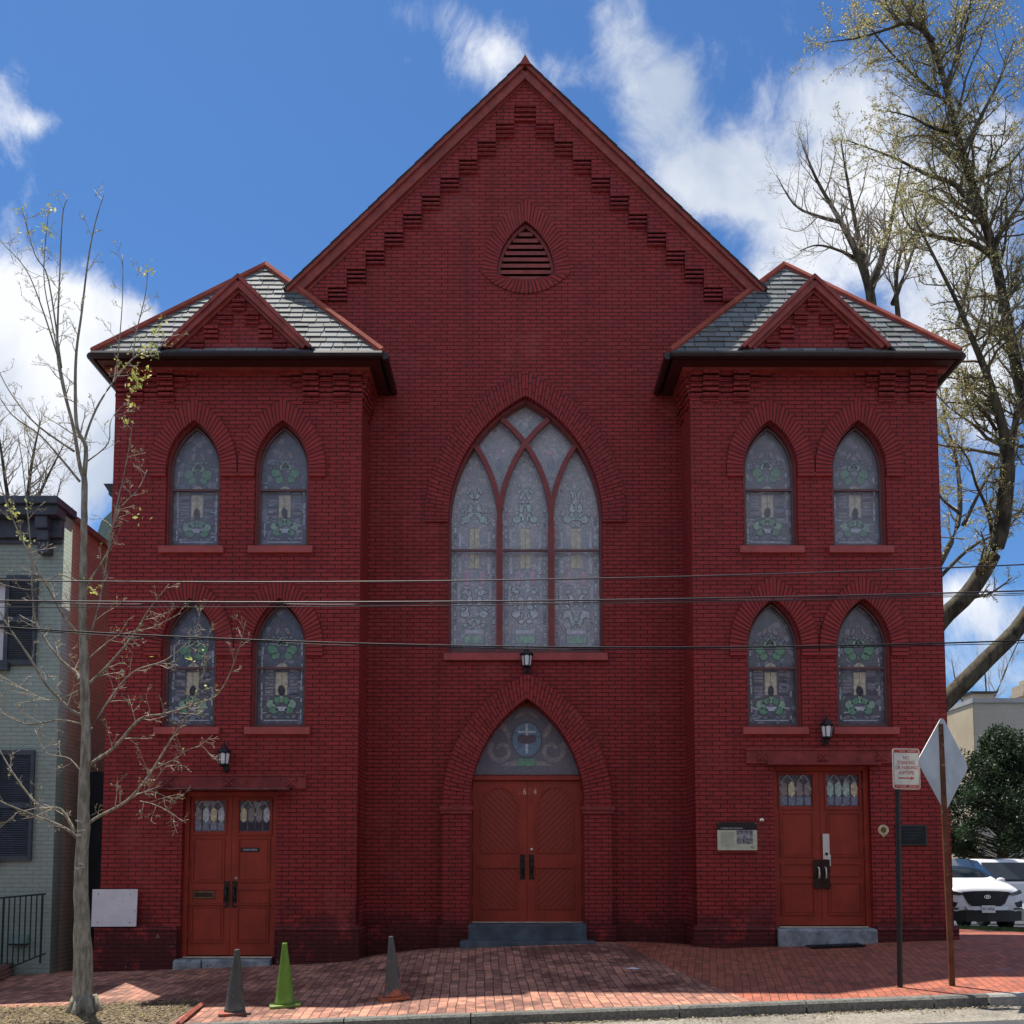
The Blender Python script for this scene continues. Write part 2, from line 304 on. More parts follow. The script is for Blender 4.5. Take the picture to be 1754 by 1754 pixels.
# ------------------------------------------------------------------ mesh building
ORG = {}
def worldloc(o): return ORG.get(o.name, Vector((0, 0, 0))) if o else Vector((0, 0, 0))
def tag(o, label=None, cat=None, group=None, kind=None):
    for k, v in (('label', label), ('category', cat), ('group', group), ('kind', kind)):
        if v: o[k] = v
    return o
def thing(name, label, cat, loc=(0, 0, 0), group=None):
    o = bpy.data.objects.new(name, None); col.objects.link(o); o.location = loc; o.empty_display_size = .2
    ORG[o.name] = Vector(loc); return tag(o, label, cat, group)
class MB:
    def __init__(s): s.v = []; s.f = []; s.uv = []; s.t = []
    def add(s, vs, fs, uvs=None, tint=None):
        o = len(s.v); s.v += [tuple(p) for p in vs]
        for i, f in enumerate(fs):
            s.f.append(tuple(a+o for a in f)); s.uv.append(uvs[i] if uvs else None); s.t.append(tint)
        return s
    def box(s, x0, x1, y0, y1, z0, z1, **k):
        return s.add([(x0, y0, z0), (x1, y0, z0), (x1, y1, z0), (x0, y1, z0), (x0, y0, z1), (x1, y0, z1), (x1, y1, z1), (x0, y1, z1)],
              [(0, 3, 2, 1), (4, 5, 6, 7), (0, 1, 5, 4), (1, 2, 6, 5), (2, 3, 7, 6), (3, 0, 4, 7)], **k)
    def prism(s, pts, y0, y1):      # closed xz polygon (counter-clockwise seen from -y)
        n = len(pts); vs = [(x, y0, z) for x, z in pts]+[(x, y1, z) for x, z in pts]
        return s.add(vs, [tuple(range(n)), tuple(range(2*n-1, n-1, -1))]+[(i+n, (i+1) % n+n, (i+1) % n, i) for i in range(n)])
    def tube(s, pts, rs, n=6, cap=True, tint=None):
        pts = [Vector(p) for p in pts]; o = []; up = Vector((.13, .07, 1)).normalized()
        for i, p in enumerate(pts):
            d = (pts[min(i+1, len(pts)-1)]-pts[max(i-1, 0)])
            if d.length < 1e-9: d = Vector((0, 0, 1))
            d.normalize(); a = d.cross(up if abs(d.dot(up)) < .95 else Vector((1, 0, 0))).normalized(); b = d.cross(a)
            r = rs[i] if isinstance(rs, (list, tuple)) else rs
            o += [p+a*(r*math.cos(2*math.pi*k/n))+b*(r*math.sin(2*math.pi*k/n)) for k in range(n)]
        fs = [(i*n+k, i*n+(k+1) % n, (i+1)*n+(k+1) % n, (i+1)*n+k) for i in range(len(pts)-1) for k in range(n)]
        if cap: fs += [tuple(range(n-1, -1, -1)), tuple(range((len(pts)-1)*n, len(pts)*n))]
        return s.add(o, fs, tint=tint)
    def lathe(s, cx, cy, prof, n=16, sq=1.0, rot=0):     # prof [(r,z)]
        vs = [(cx+r*math.cos(rot+2*math.pi*k/n), cy+r*sq*math.sin(rot+2*math.pi*k/n), z) for r, z in prof for k in range(n)]
        fs = [(i*n+k, i*n+(k+1) % n, (i+1)*n+(k+1) % n, (i+1)*n+k) for i in range(len(prof)-1) for k in range(n)]
        fs += [tuple(range(n-1, -1, -1)), tuple(range((len(prof)-1)*n, len(prof)*n))]
        return s.add(vs, fs)
    def quadbar(s, a, b, w, t):     # bar with rectangular section, w across (xz plane), t along y
        a, b = Vector(a), Vector(b); d = (b-a).normalized(); nrm = Vector((-d.z, 0, d.x))*w/2; y = Vector((0, t/2, 0))
        vs = [a-nrm-y, a+nrm-y, a+nrm+y, a-nrm+y, b-nrm-y, b+nrm-y, b+nrm+y, b-nrm+y]
        return s.add(vs, [(0, 1, 2, 3), (7, 6, 5, 4), (0, 4, 5, 1), (1, 5, 6, 2), (2, 6, 7, 3), (3, 7, 4, 0)])
    def build(s, name, mat, parent=None, smooth=False, bevel=0, label=None):
        org = worldloc(parent)
        me = bpy.data.meshes.new(name); me.from_pydata([(x-org.x, y-org.y, z-org.z) for x, y, z in s.v], [], s.f)
        if any(u for u in s.uv):
            l = me.uv_layers.new(name='UVMap'); k = 0
            for i, f in enumerate(s.f):
                for j in range(len(f)):
                    if s.uv[i]: l.data[k].uv = s.uv[i][j]
                    k += 1
        if any(t is not None for t in s.t):
            ca = me.color_attributes.new('tint', 'FLOAT_COLOR', 'CORNER'); arr = []
            for i, f in enumerate(s.f):
                c = s.t[i] or (1, 1, 1)
                for j in range(len(f)): arr += [c[0], c[1], c[2], 1]
            ca.data.foreach_set('color', arr)
        me.materials.append(M[mat] if isinstance(mat, str) else mat)
        if smooth: me.polygons.foreach_set('use_smooth', [True]*len(me.polygons))
        me.validate(); me.update()
        o = bpy.data.objects.new(name, me); col.objects.link(o); ORG[o.name] = org
        if parent: o.parent = parent
        if bevel:
            b = o.modifiers.new('bevel', 'BEVEL'); b.width = bevel; b.segments = 2; b.limit_method = 'ANGLE'
        if label: o['label'] = label
        return o
def multi(name, D, parent):
    "one mesh whose pieces carry several materials"
    org = worldloc(parent); vs = []; fs = []; mi = []; mats = list(D)
    for i, k in enumerate(mats):
        o = len(vs); vs += [(x-org.x, y-org.y, z-org.z) for x, y, z in D[k].v]; fs += [tuple(a+o for a in f) for f in D[k].f]; mi += [i]*len(D[k].f)
    me = bpy.data.meshes.new(name); me.from_pydata(vs, [], fs)
    for k in mats: me.materials.append(M[k])
    me.polygons.foreach_set('material_index', mi); me.update()
    o = bpy.data.objects.new(name, me); col.objects.link(o); ORG[o.name] = org; o.parent = parent; return o
def each(name, mbs, mat, parent, **k):
    return [m.build(name, mat, parent, **k) for m in mbs if m.v]
def structure(name, mb, mat, smooth=False):
    o = mb.build(name, mat, smooth=smooth); o['kind'] = 'structure'; return o

def plate(name, outer, holes, y0, y1, mat, parent):
    "wall slab in the xz plane between y0 and y1 with openings cut through it"
    cu = bpy.data.curves.new(name, 'CURVE'); cu.dimensions = '2D'; cu.fill_mode = 'BOTH'; cu.extrude = (y1-y0)/2
    for poly in [outer]+holes:
        sp = cu.splines.new('POLY'); sp.points.add(len(poly)-1); sp.use_cyclic_u = True
        for i, (x, z) in enumerate(poly): sp.points[i].co = (x, z, 0, 1)
    tmp = bpy.data.objects.new('tmp', cu); col.objects.link(tmp)
    bpy.context.view_layer.update()
    me = bpy.data.meshes.new_from_object(tmp); org = worldloc(parent); ym = (y0+y1)/2
    bpy.data.objects.remove(tmp); bpy.data.curves.remove(cu)
    for v in me.vertices:
        x, y, z = v.co; v.co = (x-org.x, ym-z-org.y, y-org.z)
    me.materials.clear(); me.materials.append(M[mat]); me.name = name
    o = bpy.data.objects.new(name, me); col.objects.link(o); ORG[o.name] = org
    if parent: o.parent = parent
    return o
def lettering(name, s, size, loc, mat, parent, thick=.002, width=None, align='CENTER', height=None):
    "raised letters facing -y, centred on loc"
    cu = bpy.data.curves.new(name, 'FONT'); cu.body = s; cu.size = size; cu.align_x = align; cu.align_y = 'CENTER'; cu.extrude = thick/2; cu.resolution_u = 2
    tmp = bpy.data.objects.new('tmp', cu); col.objects.link(tmp); bpy.context.view_layer.update()
    me = bpy.data.meshes.new_from_object(tmp); bpy.data.objects.remove(tmp); bpy.data.curves.remove(cu)
    org = worldloc(parent); sx = 1
    if width:
        xs = [v.co.x for v in me.vertices]; sx = width/(max(xs)-min(xs))
    for v in me.vertices:
        x, y, z = v.co; v.co = (loc[0]+x*sx-org.x, loc[1]-z-org.y, loc[2]+y-org.z)
    me.materials.clear(); me.materials.append(M[mat]); me.name = name
    o = bpy.data.objects.new(name, me); col.objects.link(o); ORG[o.name] = org; o.parent = parent
    return o

def arch(a, h, n=14, x=0, z=0):
    "points of a pointed arch from right springing over the apex to the left springing"
    Rr = (a*a+h*h)/(2*a); t1 = math.acos(max(-1, (Rr-a)/Rr))
    rgt = [(a-Rr+Rr*math.cos(t1*i/n), Rr*math.sin(t1*i/n)) for i in range(n+1)]
    return [(x+p, z+q) for p, q in rgt]+[(x-p, z+q) for p, q in rgt[-2::-1]]
def lancet(x, zb, zs, a, h, n=14): return [(x-a, zb), (x+a, zb)]+arch(a, h, n, x, zs)
def band(outer, inner, y0, y1, mb=None):
    "closed frame between two matched outlines"
    mb = mb or MB(); n = len(outer)
    vs = [(x, y0, z) for x, z in outer]+[(x, y0, z) for x, z in inner]+[(x, y1, z) for x, z in outer]+[(x, y1, z) for x, z in inner]
    fs = []
    for i in range(n):
        j = (i+1) % n
        fs += [(i, j, n+j, n+i), (2*n+i, 3*n+i, 3*n+j, 2*n+j), (j, i, 2*n+i, 2*n+j), (n+i, n+j, 3*n+j, 3*n+i)]
    return mb.add(vs, fs)
def ring(name, x, zleg, zs, a, h, ao, ho, y0, y1, mat, parent, n=18, w=None):
    "brick arch with legs, uv: across, along"
    inn = arch(a, h, n, x, zs); out = arch(ao, ho, n, x, zs)
    inn = [(x+a, zleg)]+inn+[(x-a, zleg)]; out = [(x+ao, zleg)]+out+[(x-ao, zleg)]
    m = len(inn); apex = m//2
    def mid(i): return ((inn[i][0]+out[i][0])/2, (inn[i][1]+out[i][1])/2)
    s = [0]*m
    for i in range(apex+1, m): s[i] = s[i-1]+math.dist(mid(i), mid(i-1))
    for i in range(apex-1, -1, -1): s[i] = s[i+1]+math.dist(mid(i), mid(i+1))
    w = w or (ao-a); mb = MB()
    for i in range(m-1):
        a0, a1, b0, b1 = inn[i], inn[i+1], out[i], out[i+1]
        q = lambda p, y: (p[0], y, p[1])
        mb.add([q(a0, y0), q(a1, y0), q(b1, y0), q(b0, y0)], [(0, 1, 2, 3)], [[(0, s[i]), (0, s[i+1]), (w, s[i+1]), (w, s[i])]])
        mb.add([q(b0, y0), q(b1, y0), q(b1, y1), q(b0, y1)], [(0, 1, 2, 3)], [[(w/2, 0), (w/2, .0005), (w/2, .0005), (w/2, 0)]])  # outer side face all in mortar colour, a painted shadow-gap line round the arch
        mb.add([q(a0, y0), q(a1, y0), q(a1, y1), q(a0, y1)], [(3, 2, 1, 0)], [[(.1, s[i]), (.1, s[i+1]), (0, s[i+1]), (0, s[i])]])
    for i in (0, m-1):
        mb.add([(inn[i][0], y0, inn[i][1]), (out[i][0], y0, out[i][1]), (out[i][0], y1, out[i][1]), (inn[i][0], y1, inn[i][1])], [(0, 1, 2, 3) if i == 0 else (3, 2, 1, 0)], [[(0, 0), (w, 0), (w, .05), (0, .05)]])
    return mb.build(name, mat, parent)
def ell(x, z, rx, rz, n=12, rot=0):
    o = []
    for i in range(n):
        t = 2*math.pi*i/n; p, q = rx*math.cos(t), rz*math.sin(t)
        o.append((x+p*math.cos(rot)-q*math.sin(rot), z+p*math.sin(rot)+q*math.cos(rot)))
    return o
def grow_poly(p, d):
    cx = sum(a for a, b in p)/len(p); cz = sum(b for a, b in p)/len(p); o = []
    for a, b in p:
        l = math.hypot(a-cx, b-cz) or 1; o.append((a+(a-cx)/l*d, b+(b-cz)/l*d))
    return o

# ------------------------------------------------------------------ ground
def sheet(x0, x1, y0, y1, nx, ny, off, mb=None, f=g):
    mb = mb or MB(); o = []
    for j in range(ny+1):
        for i in range(nx+1):
            x = x0+(x1-x0)*i/nx; y = y0+(y1-y0)*j/ny; o.append((x, y, f(x, y)+off))
    return mb.add(o, [(j*(nx+1)+i, j*(nx+1)+i+1, (j+1)*(nx+1)+i+1, (j+1)*(nx+1)+i) for j in range(ny) for i in range(nx)])

def ground_mat():
    m, nt, b = newmat('distant_ground'); v = objvec(nt)
    cc = mix(nt, ramp(nt, noise(nt, v, .05, 6), .4, .6), (.05, .052, .05), (.07, .08, .05)); nt.links.new(cc, b.inputs['Base Color']); b.inputs['Roughness'].default_value = .9; return m
M['ground'] = ground_mat()
xs = [-600, -200, -80, -40, -20, -14, -8, 0, 8, 10, 16, 24, 40, 80, 200, 600]; ys = [-200, -60, -30, -15, -6, 0, 4, 8, 15, 30, 60, 120, 300, 900]
mb = MB(); vs = [(x, y, g(x, y)-.30) for y in ys for x in xs]; nx = len(xs)
mb.add(vs, [(j*nx+i, j*nx+i+1, (j+1)*nx+i+1, (j+1)*nx+i) for j in range(len(ys)-1) for i in range(nx-1)]); structure('ground', mb, 'ground')

def road_mat(name, c1, c2, sc=90, light=None):
    m, nt, b = newmat(name); v = objvec(nt)
    n = noise(nt, v, sc, 4, .7); cc = mix(nt, ramp(nt, n, .35, .65), c1, c2)
    vo = nt.nodes.new('ShaderNodeTexVoronoi'); vo.inputs['Scale'].default_value = sc*.55; nt.links.new(v, vo.inputs['Vector'])
    if light:
        cc = mix(nt, mth(nt, 'MULTIPLY', ramp(nt, vo.outputs['Distance'], .45, .15), .7), cc, light)
    cc = mix(nt, mth(nt, 'MULTIPLY', ramp(nt, noise(nt, v, 1.3, 6), .45, .7), .5), cc, tuple(x*.6 for x in c1))
    nt.links.new(cc, b.inputs['Base Color']); b.inputs['Roughness'].default_value = .85; bump(nt, b, n, .8, .012); return m
M['road'] = road_mat('worn_aggregate_road', (.17, .155, .13), (.33, .30, .25), 42, (.50, .46, .38))
M['asphalt'] = road_mat('asphalt', (.05, .053, .06), (.085, .088, .095), 70)
M['kerb'] = road_mat('old_stone_kerb', (.10, .10, .09), (.20, .20, .18), 30)
M['kerbnew'] = road_mat('pale_concrete_kerb', (.26, .26, .25), (.36, .36, .34), 40)
M['earth'] = road_mat('dry_mulch', (.08, .06, .038), (.22, .17, .10), 38, (.28, .22, .13))
KY = -4.62          # back edge of the kerb
def groad(x, y): return g(x, KY)-.125-.01*(KY-y)
structure('gutter_strip', sheet(-40, 40, KY-1.0, KY-.13, 40, 2, 0, f=groad), 'road')
structure('road', sheet(-60, 60, -16.6, KY-1.0, 40, 4, 0, f=lambda x, y: groad(x, KY-1.0)+.0), 'asphalt')
structure('cross_street', sheet(10.3, 22, -2.0, 60, 8, 30, -.14), 'asphalt')

def walk_mat():
    m, nt, b = newmat('brick_paving'); t = nt.nodes.new('ShaderNodeTexCoord'); ov = t.outputs['Object']
    s = nt.nodes.new('ShaderNodeSeparateXYZ'); nt.links.new(ov, s.inputs[0])
    def zone(rotdeg, c1, c2, bw, rh, ms_):
        mpn = nt.nodes.new('ShaderNodeMapping'); mpn.inputs['Rotation'].default_value = (0, 0, rad(rotdeg)); nt.links.new(ov, mpn.inputs[0])
        wn = nt.nodes.new('ShaderNodeTexNoise'); wn.inputs['Scale'].default_value = 2.2; nt.links.new(mpn.outputs[0], wn.inputs['Vector'])
        wv = nt.nodes.new('ShaderNodeVectorMath'); wv.operation = 'MULTIPLY_ADD'; nt.links.new(wn.outputs['Color'], wv.inputs[0]); wv.inputs[1].default_value = (.10, .05, 0); nt.links.new(mpn.outputs[0], wv.inputs[2])
        bt = nt.nodes.new('ShaderNodeTexBrick'); nt.links.new(wv.outputs[0], bt.inputs['Vector'])
        bt.offset = .5; bt.inputs['Color1'].default_value = (*c1, 1); bt.inputs['Color2'].default_value = (*c2, 1); bt.inputs['Mortar'].default_value = (.07, .036, .028, 1)
        bt.inputs['Scale'].default_value = 1; bt.inputs['Mortar Size'].default_value = ms_; bt.inputs['Mortar Smooth'].default_value = .3
        bt.inputs['Brick Width'].default_value = bw; bt.inputs['Row Height'].default_value = rh
        bt.inputs['Bias'].default_value = -.15
        return bt
    A = zone(88, (.58, .26, .17), (.22, .095, .075), .24, .110, .0055); B = zone(101, (.44, .125, .068), (.27, .072, .044), .23, .098, .0038)
    edge = ramp(nt, mth(nt, 'ADD', s.outputs[0], mth(nt, 'MULTIPLY', s.outputs[1], .22)), 1.45, 1.47)
    cc = mix(nt, edge, A.outputs['Color'], B.outputs['Color'])
    patch = ramp(nt, noise(nt, ov, 6.5, 3, .5), .52, .66)
    cc = mix(nt, mth(nt, 'MULTIPLY', patch, .6), cc, (.12, .06, .045))
    damp = ramp(nt, mth(nt, 'SUBTRACT', noise(nt, ov, .8, 7, .7), mth(nt, 'MULTIPLY', edge, .06)), .47, .60)
    cc = mix(nt, mth(nt, 'MULTIPLY', mth(nt, 'SUBTRACT', damp, mth(nt, 'MULTIPLY', edge, .6), True), .6), cc, (.06, .028, .024))
    cc = mix(nt, mth(nt, 'MULTIPLY', ramp(nt, noise(nt, ov, 26, 6, .7), .55, .75), .3), cc, (.45, .36, .28))
    nt.links.new(cc, b.inputs['Base Color'])
    rr = nt.nodes.new('ShaderNodeMapRange'); rr.inputs['To Min'].default_value = .8; rr.inputs['To Max'].default_value = .5; nt.links.new(damp, rr.inputs['Value']); nt.links.new(rr.outputs[0], b.inputs['Roughness'])
    fac = nt.nodes.new('ShaderNodeMix'); fac.data_type = 'FLOAT'; nt.links.new(edge, fac.inputs[0]); nt.links.new(A.outputs['Fac'], fac.inputs[2]); nt.links.new(B.outputs['Fac'], fac.inputs[3])
    h = mth(nt, 'SUBTRACT', mth(nt, 'MULTIPLY', noise(nt, ov, 9, 5), .9), fac.outputs[0]); bump(nt, b, h, 1.0, .016)
    return m
M['walk'] = walk_mat()
mb = sheet(-30, 8.9, KY, 1.2, 60, 12, 0); sheet(6.5, 9.0, 1.2, 40, 6, 26, 0, mb); sheet(8.9, 10.15, KY, 2.6, 3, 8, 0, mb)
structure('sidewalk', mb, 'walk')
structure('opposite_pavement', sheet(-60, 60, -20.5, -16.6, 40, 2, .13, f=lambda x, y: groad(x, KY-1.0)), 'walk')
structure('grass_verge_soil', sheet(9.0, 10.15, 2.6, 40, 3, 22, -.012), 'ground')

# kerb in old stone lengths, the pale corner piece at the right
def kerb_piece(name, x0, x1, mat, seed, curve=0):
    mb = MB(); n = max(2, int((x1-x0)/.18)); rr = random.Random(seed)
    for i in range(n+1):
        x = x0+(x1-x0)*i/n; zt = g(x, KY)+.004; j = rr.uniform(-.008, .008); cy = -curve*((x-x0)/max(.1, x1-x0))**2
        drop = -.045*((x-x0)/(x1-x0)) if curve else 0
        mb.v += [(x, KY+cy, zt-.3), (x, KY+cy, zt+drop), (x, KY-.115+cy+j, zt+drop-.004+j*.5), (x, KY-.14+cy+j, zt+drop-.028), (x, KY-.15+cy+j, zt-.3)]
    for i in range(n):
        for k in range(4):
            a = i*5+k; mb.f.append((a, a+1, a+6, a+5)); mb.uv.append(None); mb.t.append(None)
    for e in (0, n): mb.f.append(tuple(e*5+k for k in ((0, 4, 3, 2, 1) if e == 0 else (0, 1, 2, 3, 4)))); mb.uv.append(None); mb.t.append(None)
    return mb
mb = MB(); x = -20.0; k = 0
while x < 4.95:
    L = R.choice([1.4, 1.8, 2.3]); x1 = min(x+L-.012, 5.02)
    p = kerb_piece('k', x, x1, 'kerb', k); mb.add(p.v, p.f); x = x1+.014; k += 1
structure('kerb', mb, 'kerb')
mb = MB(); p = kerb_piece('k', 5.04, 11, 'kerbnew', 3, .6); mb.add(p.v, p.f)
structure('kerb_corner', mb, 'kerbnew')

# ------------------------------------------------------------------ church
church = thing('church', 'maroon painted brick church with a steep gable between two hip-roofed towers', 'church', (0, 0, 0))
TX0, TX1 = 2.68, 6.71; NY = .90; EZ = 9.60
WX = (3.965, 5.405); ZU, ZL = 6.565, 3.62; WA, WH = .44, .80; WSP = 1.29
def win_outline(x, z, e=0): return lancet(x, z, z+WSP, WA+e, WH+e*1.3)
for s in (-1, 1):
    wins = [(s*x, z) for x in WX for z in (ZU, ZL)]
    xl, xr = sorted((s*TX0, s*TX1))
    dx0, dx1, dz1 = (-5.445, -3.955, 2.60) if s < 0 else (3.92, 5.455, 3.01)
    holes = [win_outline(x, z) for x, z in wins]+[[(dx0, -.6), (dx1, -.6), (dx1, dz1), (dx0, dz1)]]
    plate('tower_wall', [(xl, -.9), (xr, -.9), (xr, EZ-.05), (xl, EZ-.05)], holes, 0, .34, 'brick', church)
    t = .3
    for a, b in ((xl, xl+t), (xr-t, xr)): mb = MB(); mb.box(a, b, .34, 2.7, -.9, EZ-.05); mb.build('tower_side_wall', 'brick', church)
    mb = MB(); mb.box(xl+t, xr-t, 2.4, 2.7, -.9, EZ-.05); mb.build('tower_back_wall', 'brick', church)
    # plinth either side of the door
    for a, b in ((xl-.055, dx0-.03), (dx1+.03, xr+.055)):
        mb = MB(); mb.box(a, b, -.055, .0-.001, -.9, .425); vs = [(a, -.07, .425), (b, -.07, .425), (b, -.002, .425), (a, -.002, .425), (a, -.05, .465), (b, -.05, .465), (b, -.002, .485), (a, -.002, .485)]
        mb.add(vs, [(0, 3, 2, 1), (4, 5, 6, 7), (0, 1, 5, 4), (1, 2, 6, 5), (2, 3, 7, 6), (3, 0, 4, 7)])
        mb.build('plinth', 'brick', church)
    ix = s*TX0; mb = MB()
    mb.box(min(ix, ix-s*.054), max(ix, ix-s*.054), .0, .84, -.9, .425)
    mb.build('plinth', 'brick', church)
# nave wall
VZ = 11.70
def vent_outline(e=0):
    top = arch(.50+e, .95+e*1.5, 12, .01, VZ)
    return top+[(.01-(.50+e)+2*(.50+e)*i/8, VZ-(.115+e*.95)*math.sin(math.pi*i/8)**.8) for i in range(1, 8)]
MA, MH, MSP, MZB = 1.32, 2.17, 7.32, 5.00
DA, DH, DSP = .95, 1.80, 2.40
plate('nave_wall', [(-3.98, -.9), (3.98, -.9), (3.98, 11.18), (0, 15.18), (-3.98, 11.18)],
      [lancet(0, MZB, MSP, MA, MH, 20), [(-.94, -.6), (.98, -.6)]+arch(.96, DH, 14, .02, DSP), vent_outline()], NY, NY+.35, 'brick', church)
for a, b in ((-3.98, -3.68), (3.68, 3.98)): mb = MB(); mb.box(a, b, NY+.35, 24, -.9, 11.2); mb.build('nave_side_wall', 'brick', church)
mb = MB(); mb.box(-3.68, 3.68, 23.7, 24, -.9, 11.2); mb.build('nave_back_wall', 'brick', church)
for a, b in ((-2.62, -1.44), (1.47, 2.62)): mb = MB(); mb.box(a, b, .845, .899, -.9, .44); mb.box(a, b, .855, .898, .4405, .47); mb.build('nave_plinth', 'brick', church)
mb = MB(); mb.box(-3.6, 3.6, NY+.9, NY+1.0, -.5, 11); mb.build('interior_partition', 'darkvoid', church)

# --- nave roof, rake boards
SL = (15.56-11.40)/4.03
def roofslab(mb, x0, z0, x1, z1, y0, y1, th):
    mb.add([(x0, y0, z0), (x1, y0, z1), (x1, y1, z1), (x0, y1, z0), (x0, y0, z0-th), (x1, y0, z1-th), (x1, y1, z1-th), (x0, y1, z0-th)],
           [(0, 1, 2, 3), (7, 6, 5, 4), (4, 5, 1, 0), (5, 6, 2, 1), (6, 7, 3, 2), (7, 4, 0, 3)])
mb = MB()
roofslab(mb, -4.14, 11.30, 0, 15.47, .72, 24.3, .05); roofslab(mb, 4.14, 11.30, 0, 15.47, .72, 24.3, .05)
mb.build('nave_roof', 'slateback', church)
mb = MB()       # ragged slate edge showing along the verge
for s in (-1, 1):
    for i in range(26):
        t = i/26; x = s*(4.16*(1-t)); z = 15.49-4.19*(1-t)
        x2 = s*(4.16*(1-t-.043)); z2 = 15.49-4.19*(1-t-.043)
        o = R.uniform(.0, .012); mb.add([(x, .66+o, z+.012), (x2, .66+o, z2+.0), (x2, 1.2, z2), (x, 1.2, z+.012), (x, .66+o, z-.004), (x2, .66+o, z2-.016), (x2, 1.2, z2-.016), (x, 1.2, z-.004)],
           [(0, 1, 2, 3), (4, 7, 6, 5), (0, 4, 5, 1), (0, 3, 7, 4), (1, 5, 6, 2)], tint=(.35, .38, .4))
mb.build('verge_slate', 'slate', church)
for s in (-1, 1):
    mb = MB()
    mb.quadbar((s*4.06, .79+s*.002, 11.22), (0, .79+s*.002, 15.305), .17, .10)
    mb.quadbar((s*4.12, .745+s*.002, 11.30), (0, .745+s*.002, 15.435), .08, .10)
    mb.quadbar((s*3.97, .835+s*.001, 11.14), (0, .835+s*.001, 15.185), .05, .06)
    mb.build('rake_board', 'trim', church)
mb = MB(); mb.add([(-.10, .66, 15.38), (.10, .66, 15.38), (0, .66, 15.56), (-.10, 1.0, 15.38), (.10, 1.0, 15.38), (0, 1.0, 15.56)], [(0, 1, 2), (5, 4, 3), (0, 2, 5, 3), (2, 1, 4, 5), (1, 0, 3, 4)]); mb.build('gable_cap', 'trim', church)

# --- corbelled stair under the rake
mb = MB(); st = .323; ZT = 14.77
def corb(mb, xa, xb, zt, n, ch, yw, p0, dp):
    "n courses stepping in downwards from projection p0"
    for k in range(n):
        p = p0-dp*k
        if p <= .004: break
        mb.box(xa, xb, yw-p, yw-.0005, zt-ch*(k+1)+.026, zt-ch*k)
corb(mb, -.19, .19, ZT, 4, .076, NY, .082, .014)
for k in range(1, 12):
    for s in (-1, 1):
        xa, xb = sorted((s*(.19+st*(k-1)), s*(.19+st*k)))
        if k == 11: continue
        corb(mb, xa+.001, xb-.001, ZT-.332*k, 4, .070, NY, .082, .014)
mb.build('gable_corbel', 'brick', church)
# proud brickwork above the stair
top = [(3.93, 11.28), (0, 15.30), (-3.93, 11.28)]
left = [(-.19, ZT+.001)]
stair = []
for k in range(0, 11):
    x = -(.19+st*k); z = ZT-.332*k; stair += [(x, z), (x, z-.332)]
stair = [(-.19, ZT)]+[q for k in range(1, 11) for q in ((-(.19+st*(k-1)), ZT-.332*k), (-(.19+st*k), ZT-.332*k))]
lower = stair+[(-(.19+st*10), 11.18), (-3.93, 11.18)]
poly = [(-x, z) for x, z in lower[::-1]]+lower
poly = poly[:]   # right lower corner ... left lower corner
poly2 = [(-x, z) for x, z in lower[::-1]]
full = [(3.93, 11.18)]+[p for p in poly2[1:]]+lower+[(-3.93, 11.22), (0, 15.15), (3.93, 11.22)]
plate('gable_field', full, [], NY-.083, NY-.001, 'brick', church)

